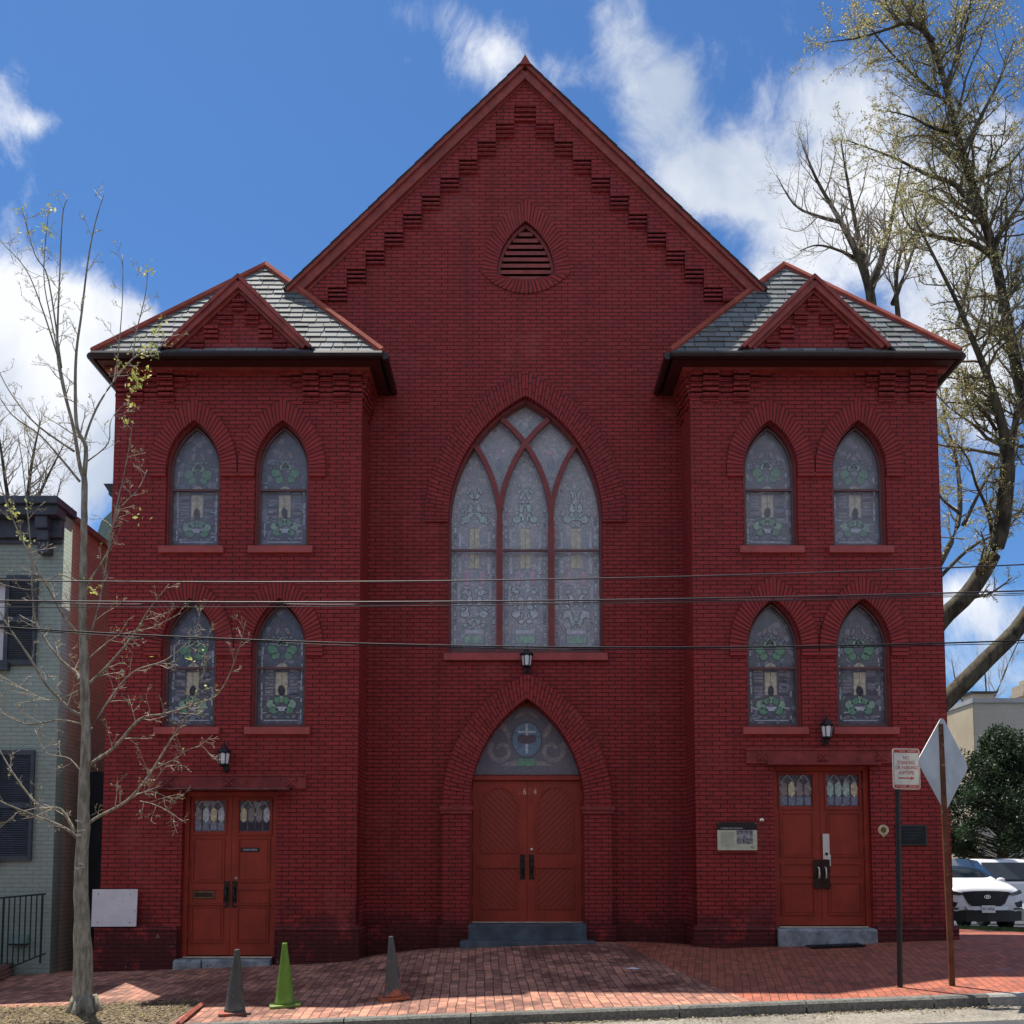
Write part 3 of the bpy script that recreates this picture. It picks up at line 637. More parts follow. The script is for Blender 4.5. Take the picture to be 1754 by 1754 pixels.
# --- lancet windows
def pieces(mb_by, polys, y):
    for mat, p, gr in polys:
        mb_by.setdefault('lead', MB()).prism(grow_poly(p, gr), y-.004, y+.001)
        mb_by.setdefault(mat, MB()).prism(p, y-.007, y-.002)
def lancet_window(x, z, low):
    yf = .075
    w = band(win_outline(x, z, -.001), win_outline(x, z+.02, -.028), yf, .33)
    band(win_outline(x, z+.021, -.029), win_outline(x, z+.032, -.042), yf+.03, .26, w)
    w = w.build('lancet_window', 'frame', church)
    ins = lambda e: lancet(x, z+.035, z+WSP, WA-e, WH-e*1.3)
    mb = MB(); band(ins(.043), lancet(x, z+.075, z+WSP, WA-.066, WH-.09), yf+.05, yf+.085, mb)
    mb.box(x-.395, x+.395, yf+.045, yf+.09, z+.965, z+1.0)
    mb.build('storm_sash', 'sash', w)
    mb = MB(); mb.prism(ins(.048), yf+.10, yf+.104); mb.build('storm_pane', 'stormlow' if low else 'storm', w)
    ys = yf+.16; mb = MB(); mb.prism(ins(.045), ys, ys+.01)
    D = {'stain_dark': mb}
    kx = R.uniform(.94, 1.06); kz = R.uniform(-.02, .02)
    def B(mat, a, b, rx, rz, rot=0): pieces(D, [(mat, ell(x+a*kx, z+b+kz, rx*R.uniform(.9, 1.12), rz*R.uniform(.9, 1.12), 12, rot+R.uniform(-.2, .2)), .013)], ys)
    for s in (-1, 1):      # ribbed side lights and scrolls round the leaves
        for q in range(9):
            a = .13+.055*q; pieces(D, [(R.choice(['blueg2', 'darkgl', 'taupe']), [(x+s*.13, z+a+.42), (x+s*.27, z+a+.42), (x+s*.27, z+a+.455), (x+s*.13, z+a+.455)][::s], .006)], ys+.001)
        for q in range(6):
            an = .5+q*.42; B('blueg2', s*(.10+.17*math.cos(an)), 1.28+.22*math.sin(an), .03, .018, an+1.5)
        B('taupe', s*.20, .20, .05, .03, .4); B('blueg2', s*.10, .19, .05, .02, -.3); B('taupe', s*.08, 1.60, .03, .07, s*.5)
    for s in (-1, 1):
        B('leafg', s*.155, 1.29, .085, .075, s*.4); B('leafg', s*.10, 1.19, .068, .058, s*-.5); B('leafl', s*.05, 1.40, .045, .055, s*.6)
        B('leafg', s*.075, .455, .075, .05, s*-.7); B('leafl', s*.165, .40, .07, .07, 0); B('leafg', s*.12, .30, .068, .055, 0)
        pieces(D, [('cream', [(x+s*.004, z+.56), (x+s*.095, z+.56), (x+s*.095, z+.93), (x+s*.004, z+.93)][::s], .006)], ys)
        pieces(D, [('cream', [(x+s*.005, z+1.005), (x+s*.09, z+1.005), (x+s*.08, z+1.05), (x+s*.005, z+1.09)][::s], .006)], ys)
        zz = .16
        while zz < 1.30:       # pearly border pieces
            hh = R.uniform(.05, .13)
            if R.random() < .62:
                xo = x+s*R.uniform(.312, .325); mbx = D.setdefault('pearl', MB()); mbx.prism([(xo-.012, z+zz), (xo+.012, z+zz), (xo+.012, z+zz+hh), (xo-.012, z+zz+hh)], ys-.006, ys-.001)
            zz += hh+.02
        for q in range(5):
            zz = R.uniform(.15, .95); xo = x+s*R.uniform(.2, .28); hh = R.uniform(.01, .03)
            D.setdefault('pearl', MB()).prism([(xo-.04, z+zz), (xo+.04, z+zz+.005), (xo+.035, z+zz+hh), (xo-.04, z+zz+hh)], ys-.006, ys-.001)
    B('leafl', 0, 1.44, .05, .06); B('darkgl', 0, .62, .055, .10); B('leafl', 0, .50, .035, .08)
    pieces(D, [('pearl', [(x-.09, z+.30), (x+.09, z+.30), (x+.09, z+.37), (x-.09, z+.37)], .008)], ys)
    D.setdefault('pearl', MB()).prism([(x-.28, z+.135), (x+.28, z+.135), (x+.28, z+.155), (x-.28, z+.155)], ys-.006, ys-.001)
    multi('stained_glass', D, w)
    mb = MB(); mb.box(x-.52, x+.52, -.065, .10, z-.115, z-.001); mb.build('sill', 'sill', w, bevel=.006)
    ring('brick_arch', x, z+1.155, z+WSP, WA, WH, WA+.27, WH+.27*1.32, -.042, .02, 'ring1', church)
for s in (-1, 1):
    for z in (ZU, ZL):
        for x in WX: lancet_window(s*x, z, z == ZL)
        xm = s*sum(WX)/2      # springer course between the pair
        mb = MB(); mb.box(xm-.07, xm+.07, -.0405, .0, z+1.156, z+1.22); mb.build('arch_springer', 'brick', church)

# --- main window
yf = NY+.10
fr = band(lancet(0, MZB, MSP, MA-.001, MH-.001, 20), lancet(0, MZB+.05, MSP, MA-.035, MH-.05, 20), yf, NY+.33)
mw = fr.build('main_window', 'frame', church)
# tracery: two mullions whose arcs repeat the outer curve
ia, ih = MA-.035, MH-.05; RR = (ia*ia+ih*ih)/(2*ia); mxp = .445
def outer_x(zr):      # half width of the opening at height zr above the springing
    return ia-RR+math.sqrt(max(0, RR*RR-zr*zr)) if zr > 0 else ia
mb = MB()
def bar(pts, w, y0, y1):
    n = len(pts)
    L = []; Rr_ = []
    for i in range(n):
        a = Vector(pts[max(0, i-1)]); b = Vector(pts[min(n-1, i+1)]); d = (b-a).normalized(); nn = Vector((-d.y, d.x))*w/2
        L.append(Vector(pts[i])+nn); Rr_.append(Vector(pts[i])-nn)
    for i in range(n-1):
        q = [(L[i], y0), (Rr_[i], y0), (Rr_[i+1], y0), (L[i+1], y0), (L[i], y1), (Rr_[i], y1), (Rr_[i+1], y1), (L[i+1], y1)]
        mb.add([(p.x, y, p.y) for p, y in q], [(3, 2, 1, 0), (4, 5, 6, 7), (0, 1, 5, 4), (1, 2, 6, 5), (2, 3, 7, 6), (3, 0, 4, 7)])
for s in (-1, 1):
    bar([(s*mxp, MZB+.05), (s*mxp, MSP+.02)], .105, yf+.01, yf+.12)
    # arcs leaving the mullion towards either side
    for tside, sh in ((1, 0), (-1, 1)):
        pts = []
        for i in range(73):
            zr = i*.03
            # arc shifted copy of left/right edge
            d = ia-outer_x(zr); xx = s*mxp-tside*s*d*1.0 if tside > 0 else s*mxp+s*d
            if abs(xx) > outer_x(zr)+.02 and zr > .1: break
            if zr > ih: break
            pts.append((xx, MSP+zr))
        bar(pts, .085, yf+.012+.002*tside+s*.001, yf+.10)
mb.build('tracery', 'frame', mw)
for a, b in ((-1.275, -.505), (-.385, .385), (.505, 1.275)):
    mb = MB(); mb.box(a, b, yf+.05, yf+.09, 6.81, 6.85); mb.build('meeting_rail', 'sash', mw); mb = MB(); mb.box(a, b, yf+.05, yf+.10, MZB+.052, MZB+.13); mb.build('bottom_rail', 'sash', mw)
inn = lancet(0, MZB+.05, MSP, MA-.04, MH-.057, 20)
mb = MB(); mb.prism(inn, yf+.135, yf+.139); mb.build('storm_pane', 'stormbig', mw)
ys = yf+.20
mb = MB(); mb.prism(inn, ys, ys+.01)
D = {'stain_milk': mb}
def rect(a, b, c, d): return [(a, c), (b, c), (b, d), (a, d)]
for cx, c0 in ((-.88, 7.75), (0, 8.15), (.88, 7.75)):
    for k in (-1, 1):
        pieces(D, [('cream', rect(cx+k*.045-.040, cx+k*.045+.040, 6.87, 7.26), .008), ('cream', rect(cx+k*.045-.04, cx+k*.045+.04, 6.55, 6.80), .008)], ys)
        pieces(D, [('pink', rect(cx+k*.13-.045, cx+k*.13+.045, 6.26, 6.52), .008), ('pearl', rect(cx+k*.27-.02, cx+k*.27+.02, 5.9, 6.25), .006), ('pearl', rect(cx+k*.25-.025, cx+k*.25+.025, 6.45, 6.75), .006), ('pearl', rect(cx+k*.25-.02, cx+k*.25+.02, 6.9, 7.2), .006)], ys)
        for (zz, r1, r2, xo) in ((7.42, .085, .075, .15), (7.62, .05, .09, .07), (7.50, .05, .05, .07), (7.85, .035, .08, .05), (5.75, .085, .075, .16), (5.98, .06, .10, .08), (5.62, .06, .05, .07), (6.14, .06, .05, .15)):
            D.setdefault('lead', MB()).prism(ell(cx+k*xo, zz, r1, r2, 12), ys-.003, ys+.001)
            D.setdefault('pearl' if zz < 7 else 'leafl2', MB()).prism(ell(cx+k*xo, zz, r1-.012, r2-.012, 12), ys-.007, ys-.002)
    for q in range(26):
        zz = 5.2+q*.125+R.uniform(-.02, .02)
        for k in (-1, 1):
            if zz < MSP+.25: pieces(D, [(R.choice(['pearl', 'blueg2', 'leafl2', 'pearl', 'pink']), rect(cx+k*.335-.022, cx+k*.335+.022, zz, zz+R.uniform(.05, .11)), .007)], ys+.001)
    for q in range(22):
        zz = R.choice([R.uniform(5.5, 6.2), R.uniform(7.3, c0+.25)]); xo = R.uniform(.02, .24)*(1 if zz < 7.6 else .5); an = R.uniform(0, 3)
        for k in (-1, 1): D.setdefault('lead', MB()).prism(ell(cx+k*xo, zz, .055, .028, 10, k*an), ys-.0035, ys+.0012); D.setdefault('leafl2' if q % 2 else 'pearl', MB()).prism(ell(cx+k*xo, zz, .044, .018, 10, k*an), ys-.0075-.0001*q, ys-.0024)
    pieces(D, [('leafl', rect(cx-.17, cx+.17, 5.24, 5.36), .01), ('pearl', rect(cx-.17, cx+.17, 5.40, 5.47), .008), ('pearl', rect(cx-.2, cx+.2, 5.15, 5.19), .006)], ys)
for k in (-1, 1):
    D.setdefault('pink', MB()).prism(ell(k*.45, 8.62, .09, .06, 12), ys-.007, ys-.002); D.setdefault('pearl', MB()).prism(ell(k*.45+.07, 8.65, .03, .03, 8), ys-.008, ys-.003)
    D.setdefault('blueg2', MB()).prism(ell(k*.45, 8.40, .07, .12, 12), ys-.007, ys-.002)
D.setdefault('pearl', MB()).prism(ell(0, 9.12, .05, .06, 10), ys-.007, ys-.002)
multi('stained_glass', D, mw)
mb = MB(); mb.box(-1.385, 1.385, NY-.07, NY+.10, 4.875, MZB-.001); mb.build('sill', 'sillchip', mw, bevel=.006)
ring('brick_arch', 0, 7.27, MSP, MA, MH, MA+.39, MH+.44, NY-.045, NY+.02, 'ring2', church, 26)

# --- vent
inn = vent_outline(-.05); out = vent_outline(-.001)
vent = band(out, inn, NY+.05, NY+.3).build('gable_vent', 'frame', church)
mb = MB()
for i in range(9):
    z = 11.62+i*.115; hw = None
    zr = z+.05-VZ
    a_, h_ = .45, .875; Rv = (a_*a_+h_*h_)/(2*a_); hw = a_-Rv+math.sqrt(max(0, Rv*Rv-zr*zr)) if zr > 0 else a_-.04*(zr < -.03)
    if hw < .06: continue
    mb.add([(.01-hw, NY+.06, z), (.01+hw, NY+.06, z), (.01+hw, NY+.2, z+.10), (.01-hw, NY+.2, z+.10), (.01-hw, NY+.06, z+.066), (.01+hw, NY+.06, z+.066), (.01+hw, NY+.2, z+.166), (.01-hw, NY+.2, z+.166)],
           [(0, 3, 2, 1), (4, 5, 6, 7), (0, 1, 5, 4), (2, 3, 7, 6), (0, 4, 7, 3), (1, 2, 6, 5)])
mb.build('louvre_slats', 'trim', vent)
mb = MB(); mb.prism(vent_outline(-.02), NY+.30, NY+.32); mb.build('vent_back', 'darkvoid', vent)
o1 = vent_outline(); 
def vent_ring():
    inner = vent_outline(0); outer = vent_outline(.265); mb = MB(); n = len(inner); s = 0; w = .265
    for i in range(n):
        j = (i+1) % n
        d = math.dist(((inner[i][0]+outer[i][0])/2, (inner[i][1]+outer[i][1])/2), ((inner[j][0]+outer[j][0])/2, (inner[j][1]+outer[j][1])/2))
        q = lambda p, y: (p[0], y, p[1])
        mb.add([q(inner[i], NY-.02), q(inner[j], NY-.02), q(outer[j], NY-.02), q(outer[i], NY-.02)], [(0, 1, 2, 3)], [[(0, s), (0, s+d), (w, s+d), (w, s)]])
        mb.add([q(outer[i], NY-.02), q(outer[j], NY-.02), q(outer[j], NY+.02), q(outer[i], NY+.02)], [(0, 1, 2, 3)], [[(0, s), (0, s+d), (.03, s+d), (.03, s)]])
        mb.add([q(inner[i], NY-.02), q(inner[j], NY-.02), q(inner[j], NY+.08), q(inner[i], NY+.08)], [(3, 2, 1, 0)], [[(.1, s), (.1, s+d), (0, s+d), (0, s)]])
        s += d
    mb.build('brick_ring', 'ring1', church)
vent_ring()

# --- tower eaves, gutters, slate roofs, dormer gables
def slates(mb, quad, rowh=.165, sw=.235, lift=.010, skip=None):
    "quad = (bl, br, tr, tl) of a roof plane; lays overlapping courses of slates clipped to it"
    bl, br, tr, tl = [Vector(q) for q in quad]
    H = ((tl+tr)/2-(bl+br)/2).length; n = int(H/rowh); nrm = (br-bl).cross(tl-bl).normalized()
    for r in range(n+1):
        v0, v1 = r/(n+.3), min(1, (r+1.12)/(n+.3))
        if v0 >= 1: break
        a0, b0 = bl.lerp(tl, v0), br.lerp(tr, v0); a1, b1 = bl.lerp(tl, v1), br.lerp(tr, v1)
        e = (br-bl).normalized(); c0 = (b0-a0).length; x = -R.random()*sw
        while x < c0:
            wd = sw*R.uniform(.78, 1.15); xa, xb = max(0, x), min(c0, x+wd-.011)
            x += wd
            if xb-xa < .02: continue
            def topp(xx):
                pt = a0+e*xx; lo = (a1-a0).dot(e); hi = (b1-a0).dot(e); return a1+e*(min(max(xx, lo), hi)-lo)
            k = R.uniform(0, .008); jz = R.uniform(-.012, .012); up = (tl-bl).normalized()
            q = [a0+e*xa-up*(.0+jz)+nrm*(lift+k+.012), a0+e*xb-up*(.0+jz)+nrm*(lift+k+.012), topp(xb)+nrm*.004, topp(xa)+nrm*.004, a0+e*xa-up*jz+nrm*(lift+k-.002), a0+e*xb-up*jz+nrm*(lift+k-.002)]
            gq = R.uniform(.62, 1.22); t = (gq*R.uniform(.93, 1.06), gq, gq*R.uniform(.95, 1.1))
            mb.add(q, [(0, 1, 2, 3), (4, 5, 1, 0), (0, 3, 4), (1, 5, 2)], tint=t)
for s in (-1, 1):
    X = lambda a: s*a
    def fq(*pts):      # mirror a quad keeping its winding
        p = [Vector((s*a, b, c)) for a, b, c in pts]; return p if s > 0 else [p[1], p[0], p[3], p[2]]
    e0, e1, ey0, ey1 = 2.30, 6.94, -.40, 3.05; ax, ay, az = 4.62, 1.30, 12.07
    A0, A1, A2, A3, AP = (X(e0), ey0, EZ), (X(e1), ey0, EZ), (X(e1), ey1, EZ), (X(e0), ey1, EZ), (X(ax), ay, az)
    mb = MB()
    f = [(0, 1, 4), (1, 2, 4), (2, 3, 4), (3, 0, 4), (3, 2, 1, 0)]
    if s < 0: f = [tuple(reversed(q)) for q in f]
    mb.add([A0, A1, A2, A3, AP], f); roof = mb.build('tower_roof', 'slateback', church)
    mb = MB()
    slates(mb, fq((e0, ey0, EZ), (e1, ey0, EZ), (ax, ay, az), (ax, ay, az)))
    slates(mb, fq((e1, ey0, EZ), (e1, ey1, EZ), (ax, ay, az), (ax, ay, az)))
    slates(mb, fq((e0, ey1, EZ), (e0, ey0, EZ), (ax, ay, az), (ax, ay, az)))
    slates(mb, fq((e1, ey1, EZ), (e0, ey1, EZ), (ax, ay, az), (ax, ay, az)))
    mb.build('slates', 'slate', roof)
    for (a, b) in (((e0, ey0), 1), ((e1, ey0), 1), ((e1, ey1), 1), ((e0, ey1), 1)):
        p = Vector((X(a[0]), a[1], EZ+.03)); q = Vector((X(ax), ay, az+.03)); mb = MB(); mb.tube([p, q], .062, 6); mb.tube([p+Vector((0, -.0, .05)), q+Vector((0, 0, .05))], .022, 5); mb.build('hip_cap', 'hip', roof)
    # eaves box + gutter
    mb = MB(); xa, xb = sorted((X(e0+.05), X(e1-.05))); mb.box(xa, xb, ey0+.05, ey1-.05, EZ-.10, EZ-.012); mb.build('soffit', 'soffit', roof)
    mb = MB()
    for (p, q) in (((e0, ey0), (e1, ey0)), ((e0, ey0), (e0, NY-.02)), ((e1, ey0), (e1, ey1))):
        dx_, dy_ = (.035*s*(-1 if p[0] == e0 == q[0] else (1 if p[0] == q[0] else 0))), (-.035 if p[1] == q[1] else 0)
        mb.tube([(X(p[0])+dx_, p[1]+dy_-(.0), EZ-.045), (X(q[0])+dx_, q[1]+dy_, EZ-.045)], .062, 8)
    mb.build('gutter', 'gutter', roof)
    # bed mould under the soffit
    mb = MB(); xa, xb = sorted((X(TX0-.14), X(TX1+.14))); mb.box(xa, xb, -.14, -.001, EZ-.145, EZ-.101)
    xi = sorted((X(TX0-.14), X(TX0-.001))); mb.box(xi[0], xi[1], 0, NY-.001, EZ-.145, EZ-.101); mb.build('bed_mould', 'trim', roof)
    # corbels
    zt = EZ-.146; ch = .085; cm = [MB(), MB()]
    blocks = [(0, .20, 5, .08), (.20, .46, 6, .135), (.46, .70, 5, .06), (.70, .96, 6, .135), (.96, 1.16, 3, .075), (1.16, 1.34, 1, .05)]
    W_ = TX1-TX0
    for (a, b, n, p) in blocks:
        for mir in (0, 1):
            xa, xb = (TX0+a, TX0+b) if not mir else (TX1-b, TX1-a)
            xa, xb = sorted((X(xa), X(xb))); corb(cm[mir], xa+.001, xb-.001, zt, n, ch, 0, p, p/(n+.6))
    each('eaves_corbel', cm, 'brick', church)
    mb = MB()
    for (a, b, n, p) in ((-.0, .12, 5, .10), (.12, .36, 6, .13), (.36, .60, 5, .09), (.60, .86, 6, .13)):
        for k in range(n):
            pp = p-p/(n+.6)*k; xa, xb = sorted((X(TX0-pp), X(TX0-.0005))); mb.box(xa, xb, a+.001, b-.001, zt-ch*(k+1)+.016, zt-ch*k)
    mb.build('side_corbel', 'brick', church)
    # dormer gable
    gx_, gz_, gb, gw = 4.625, 10.86, EZ-.01, 1.225
    mb = MB(); mb.prism([(X(gx_)-1.16, gb), (X(gx_)+1.16, gb), (X(gx_), gz_-.12)], -.33, .35); dg = mb.build('dormer_gable', 'brick', church)
    mb = MB()
    for k in (-1, 1):
        mb.quadbar((X(gx_)+k*(gw-.13), -.38+k*.002, gb+.12), (X(gx_), -.38+k*.002, gz_-.09), .13, .12)
        mb.quadbar((X(gx_)+k*(gw-.05), -.40+k*.002, gb+.09), (X(gx_), -.40+k*.002, gz_+.0), .055, .14)
        mb.quadbar((X(gx_)+k*(gw-.24), -.345+k*.002, gb+.10), (X(gx_), -.345+k*.002, gz_-.20), .05, .06)
    mb.build('dormer_rake', 'trim', dg)
    mb = MB(); th = .04
    yk = lambda z: ey0+(z-EZ)*(ay-ey0)/(az-EZ)
    for k in (-1, 1):
        p0, p1, p2, p3 = (X(gx_)+k*(gw+.07), -.46, gb-.0), (X(gx_), -.46, gz_+.04), (X(gx_), yk(gz_)+.25, gz_+.04), (X(gx_)+k*(gw+.07), yk(gb)+.3, gb-.0)
        mb.add([p0, p1, p2, p3]+[(a, b, c-th) for a, b, c in (p0, p1, p2, p3)], [(0, 1, 2, 3), (7, 6, 5, 4), (0, 4, 5, 1), (1, 5, 6, 2), (2, 6, 7, 3), (3, 7, 4, 0)])
    mb.build('dormer_roof', 'slateback', dg)
    mb = MB(); corb(mb, X(gx_)-.10, X(gx_)+.10, 10.50, 3, .068, -.33, .07, .014)
    for k in range(1, 4):
        for m2 in (-1, 1):
            xa, xb = sorted((X(gx_)+m2*(.10+.225*(k-1)), X(gx_)+m2*(.10+.225*k))); corb(mb, xa+.001, xb-.001, 10.50-.232*k+.02, 3 if k < 4 else 2, .068, -.33, .07, .014)
            # brick field above each step
    mb.build('dormer_corbel', 'brick', dg)

# --- centre portal
PY = .72; dcx = .02
for k in (-1, 1):
    xa, xb = sorted((dcx+k*.945, dcx+k*1.395)); mb = MB(); mb.box(xa, xb, PY, NY-.001, -.9, 2.28); mb.build('portal_pier', 'brick', church)
    mb = MB(); mb.box(xa-.05, xb+.05, PY-.055, NY-.002, 2.341, 2.40); mb.box(xa-.03, xb+.03, PY-.03, NY-.0025, 2.281, 2.3405); mb.build('impost', 'lintel', church)
for k in (-1, 1):
    mb = MB(); xa, xb = sorted((dcx+k*.925, dcx+k*1.45)); mb.box(xa, xb, PY-.06, PY-.001, -.9, .43); mb.box(xa+.01, xb-.01, PY-.05, PY-.002, .4305, .47)
    xa, xb = sorted((dcx+k*1.396, dcx+k*1.45)); mb.box(xa, xb, PY, NY-.056, -.9, .43); mb.build('portal_plinth', 'brick', church)
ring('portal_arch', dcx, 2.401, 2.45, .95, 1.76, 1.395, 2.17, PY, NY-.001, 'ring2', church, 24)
DY = 1.06
door_c = MB(); door_c.box(-.94, -.90, DY-.05, DY+.15, .3, 2.86); door_c.box(.95, .985, DY-.05, DY+.15, .3, 2.86); door_c.box(-.94, .985, DY-.06, DY+.15, 2.862, 2.93)
door_c = door_c.build('portal_frame', 'door', church)
def diag_mat(sgn):
    m, nt, b = newmat('diagonal_boards_'+('rising' if sgn > 0 else 'falling')); v = objvec(nt); s = nt.nodes.new('ShaderNodeSeparateXYZ'); nt.links.new(v, s.inputs[0])
    q = mth(nt, 'ADD', s.outputs[2], mth(nt, 'MULTIPLY', s.outputs[0], float(sgn))); fr_ = mth(nt, 'FRACT', mth(nt, 'DIVIDE', q, .105))
    gr = ramp(nt, mth(nt, 'ABSOLUTE', mth(nt, 'SUBTRACT', fr_, .5)), .42, .47)
    cc = mix(nt, gr, mix(nt, noise(nt, v, 5, 5), (.27, .030, .015), (.33, .037, .018)), (.14, .013, .008)); nt.links.new(cc, b.inputs['Base Color']); b.inputs['Roughness'].default_value = .45
    bump(nt, b, mth(nt, 'MULTIPLY', gr, -1.0), .7, .008); return m
M['diagL'] = diag_mat(1); M['diagR'] = diag_mat(-1)
def door_handle(x, y, z, leaf, h=.40):
    mb = MB(); mb.box(x-.045, x+.045, y-.008, y-.0005, z-h/2, z+h/2); hp = mb.build('handle_plate', 'bronze', leaf, bevel=.004)
    mb = MB(); mb.tube([(x, y-.008, z-.10), (x, y-.06, z-.09), (x, y-.07, z), (x, y-.06, z+.09), (x, y-.008, z+.10)], .013, 8); mb.build('pull_handle', 'black', leaf, smooth=True)
for k in (-1, 1):
    x0, x1 = (-.895, .022) if k < 0 else (.026, .945)
    mb = MB(); mb.box(x0, x1, DY, DY+.05, .49, 2.858); leaf = mb.build('door_leaf', 'door', church, bevel=.004)
    pa, pb = (x0+.145, x1-.16) if k < 0 else (x0+.16, x1-.15); pc = (pa+pb)/2; pr = (pb-pa)/2
    # upper arched board panel and lower square one, framed by mouldings
    zsp = 2.48; zb = 1.645
    arcp = [(pc+(pr-.035)*math.cos(math.pi*i/14), zsp+.02+(pr-.06)*math.sin(math.pi*i/14)) for i in range(15)]
    outl = [(pa, zb), (pb, zb), (pb, zsp)]+arcp+[(pa, zsp)]
    mb = MB(); mb.prism(outl, DY-.004, DY-.0005); mb.prism([(pa, .71), (pb, .71), (pb, 1.40), (pa, 1.40)], DY-.004, DY-.0005); mb.build('board_panel', 'diagL' if k < 0 else 'diagR', leaf)
    mb = MB()
    n = len(outl)
    for i in range(n):
        a, b = outl[i], outl[(i+1) % n]; mb.quadbar((a[0], DY-.012, a[1]), (b[0], DY-.012, b[1]), .02, .022)
    sq = [(pa, .71), (pb, .71), (pb, 1.40), (pa, 1.40)]
    for i in range(4):
        a, b = sq[i], sq[(i+1) % 4]; mb.quadbar((a[0], DY-.012, a[1]), (b[0], DY-.012, b[1]), .02, .022)
    mb.box(pa-.02, pb+.02, DY-.03, DY-.001, 1.385, 1.415)
    mb.build('panel_moulding', 'door', leaf)
    door_handle(.024+k*.075, DY, 1.40, leaf, .42)
    if k > 0: mb = MB(); mb.lathe(.10, 0, [(0.001, 0), (.026, 0), (.026, .01), (.012, .02), (.001, .022)], 12); mb.v = [(a, DY-c, 1.69+b) for a, b, c in mb.v]; mb.build('lock_cylinder', 'nickel', leaf)
    for zz in (.85, 1.75, 2.6):
        xx = x0 if k < 0 else x1; mb = MB(); mb.tube([(xx, DY-.012, zz-.06), (xx, DY-.012, zz+.06)], .011, 6); mb.build('hinge', 'doorold', leaf)
for i, (ch_, mt) in enumerate(zip('2624', ('taupe', 'gold', 'taupe', 'gold'))):
    lettering('house_number', ch_, .15, (-.105+i*.088, DY-.003, 2.665), 'gold' if mt == 'gold' else 'fade', door_c, .005, width=.055)
# tympanum
ty = 1.10; ta, th_, tz = .89, 1.155, 2.94
tw = band(lancet(dcx, tz, tz+.001, .925, 1.24), lancet(dcx, tz+.02, tz+.03, ta, th_), ty-.06, ty+.1).build('tympanum_window', 'frame', church)
tyg = MB(); tyg.prism(lancet(dcx, tz+.02, tz+.03, ta, th_), ty, ty+.01)
mb = MB(); mb.prism(lancet(dcx, tz+.02, tz+.03, ta, th_), ty-.05, ty-.046); mb.build('storm_pane', 'stormlow', tw)
D = {'stain_tymp': tyg}; ez = 3.56
D.setdefault('lead', MB()).prism(ell(dcx, ez, .265, .315, 24), ty-.004, ty+.001)
D.setdefault('blueg', MB()).prism(ell(dcx, ez, .245, .295, 24), ty-.007, ty-.002)
D.setdefault('pearl', MB()).prism(rect(dcx-.022, dcx+.022, ez-.24, ez+.26), ty-.010, ty-.0075)
D['pearl'].prism(rect(dcx-.15, dcx+.15, ez+.115, ez+.15), ty-.0101, ty-.0076)
D.setdefault('wine', MB()).prism(ell(dcx, ez+.0, .17, .075, 10), ty-.014, ty-.0105)
D['wine'].prism(ell(dcx-.09, ez+.03, .07, .06, 8), ty-.0141, ty-.0106); D['wine'].prism(ell(dcx+.09, ez+.03, .07, .06, 8), ty-.0142, ty-.0107)
pieces(D, [('leafg', rect(dcx-.15, dcx+.15, 3.11, 3.23), .01)], ty)
for k in (-1, 1):
    cx_, cz_ = dcx+k*.43, 3.37; pts = []
    for i in range(20):      # scroll
        t = i/19; an = math.pi*.45+t*math.pi*2.1; r_ = .21*(1-t*.62); pts.append((cx_+k*-r_*math.cos(an+1.0), cz_+r_*math.sin(an+1.0)))
    m2 = D.setdefault('taupe', MB())
    for i in range(19):
        wdt = .085*(1-i/19*.4); m2.quadbar((pts[i][0], ty-.006-.00012*i, pts[i][1]), (pts[i+1][0], ty-.006-.00012*i, pts[i+1][1]), wdt, .004)
    m2.prism(ell(dcx+k*.36, 3.72, .045, .16, 10, -k*.5), ty-.0105, ty-.009)
    m2.prism(ell(dcx+k*.12, 3.98, .03, .09, 10, k*1.0), ty-.0105, ty-.009)
    m2.prism([(dcx+k*.16, 3.11), (dcx+k*.45, 3.11), (dcx+k*.3, 3.18), (dcx+k*.16, 3.2)][::k], ty-.0105, ty-.009)
multi('stained_glass', D, tw)
mb = MB(); mb.box(-.935, .975, .42, 1.2, -.1, .475); mb.build('door_step', 'bluestone', church, bevel=.012)
mb = MB(); mb.box(-1.05, 1.08, .02, .419, -.3, .235); mb.build('door_step', 'bluestone', church, bevel=.012)
mb = MB(); mb.box(-.90, .95, 1.0, 1.10, .4755, .489); mb.build('threshold', 'threshold', church)

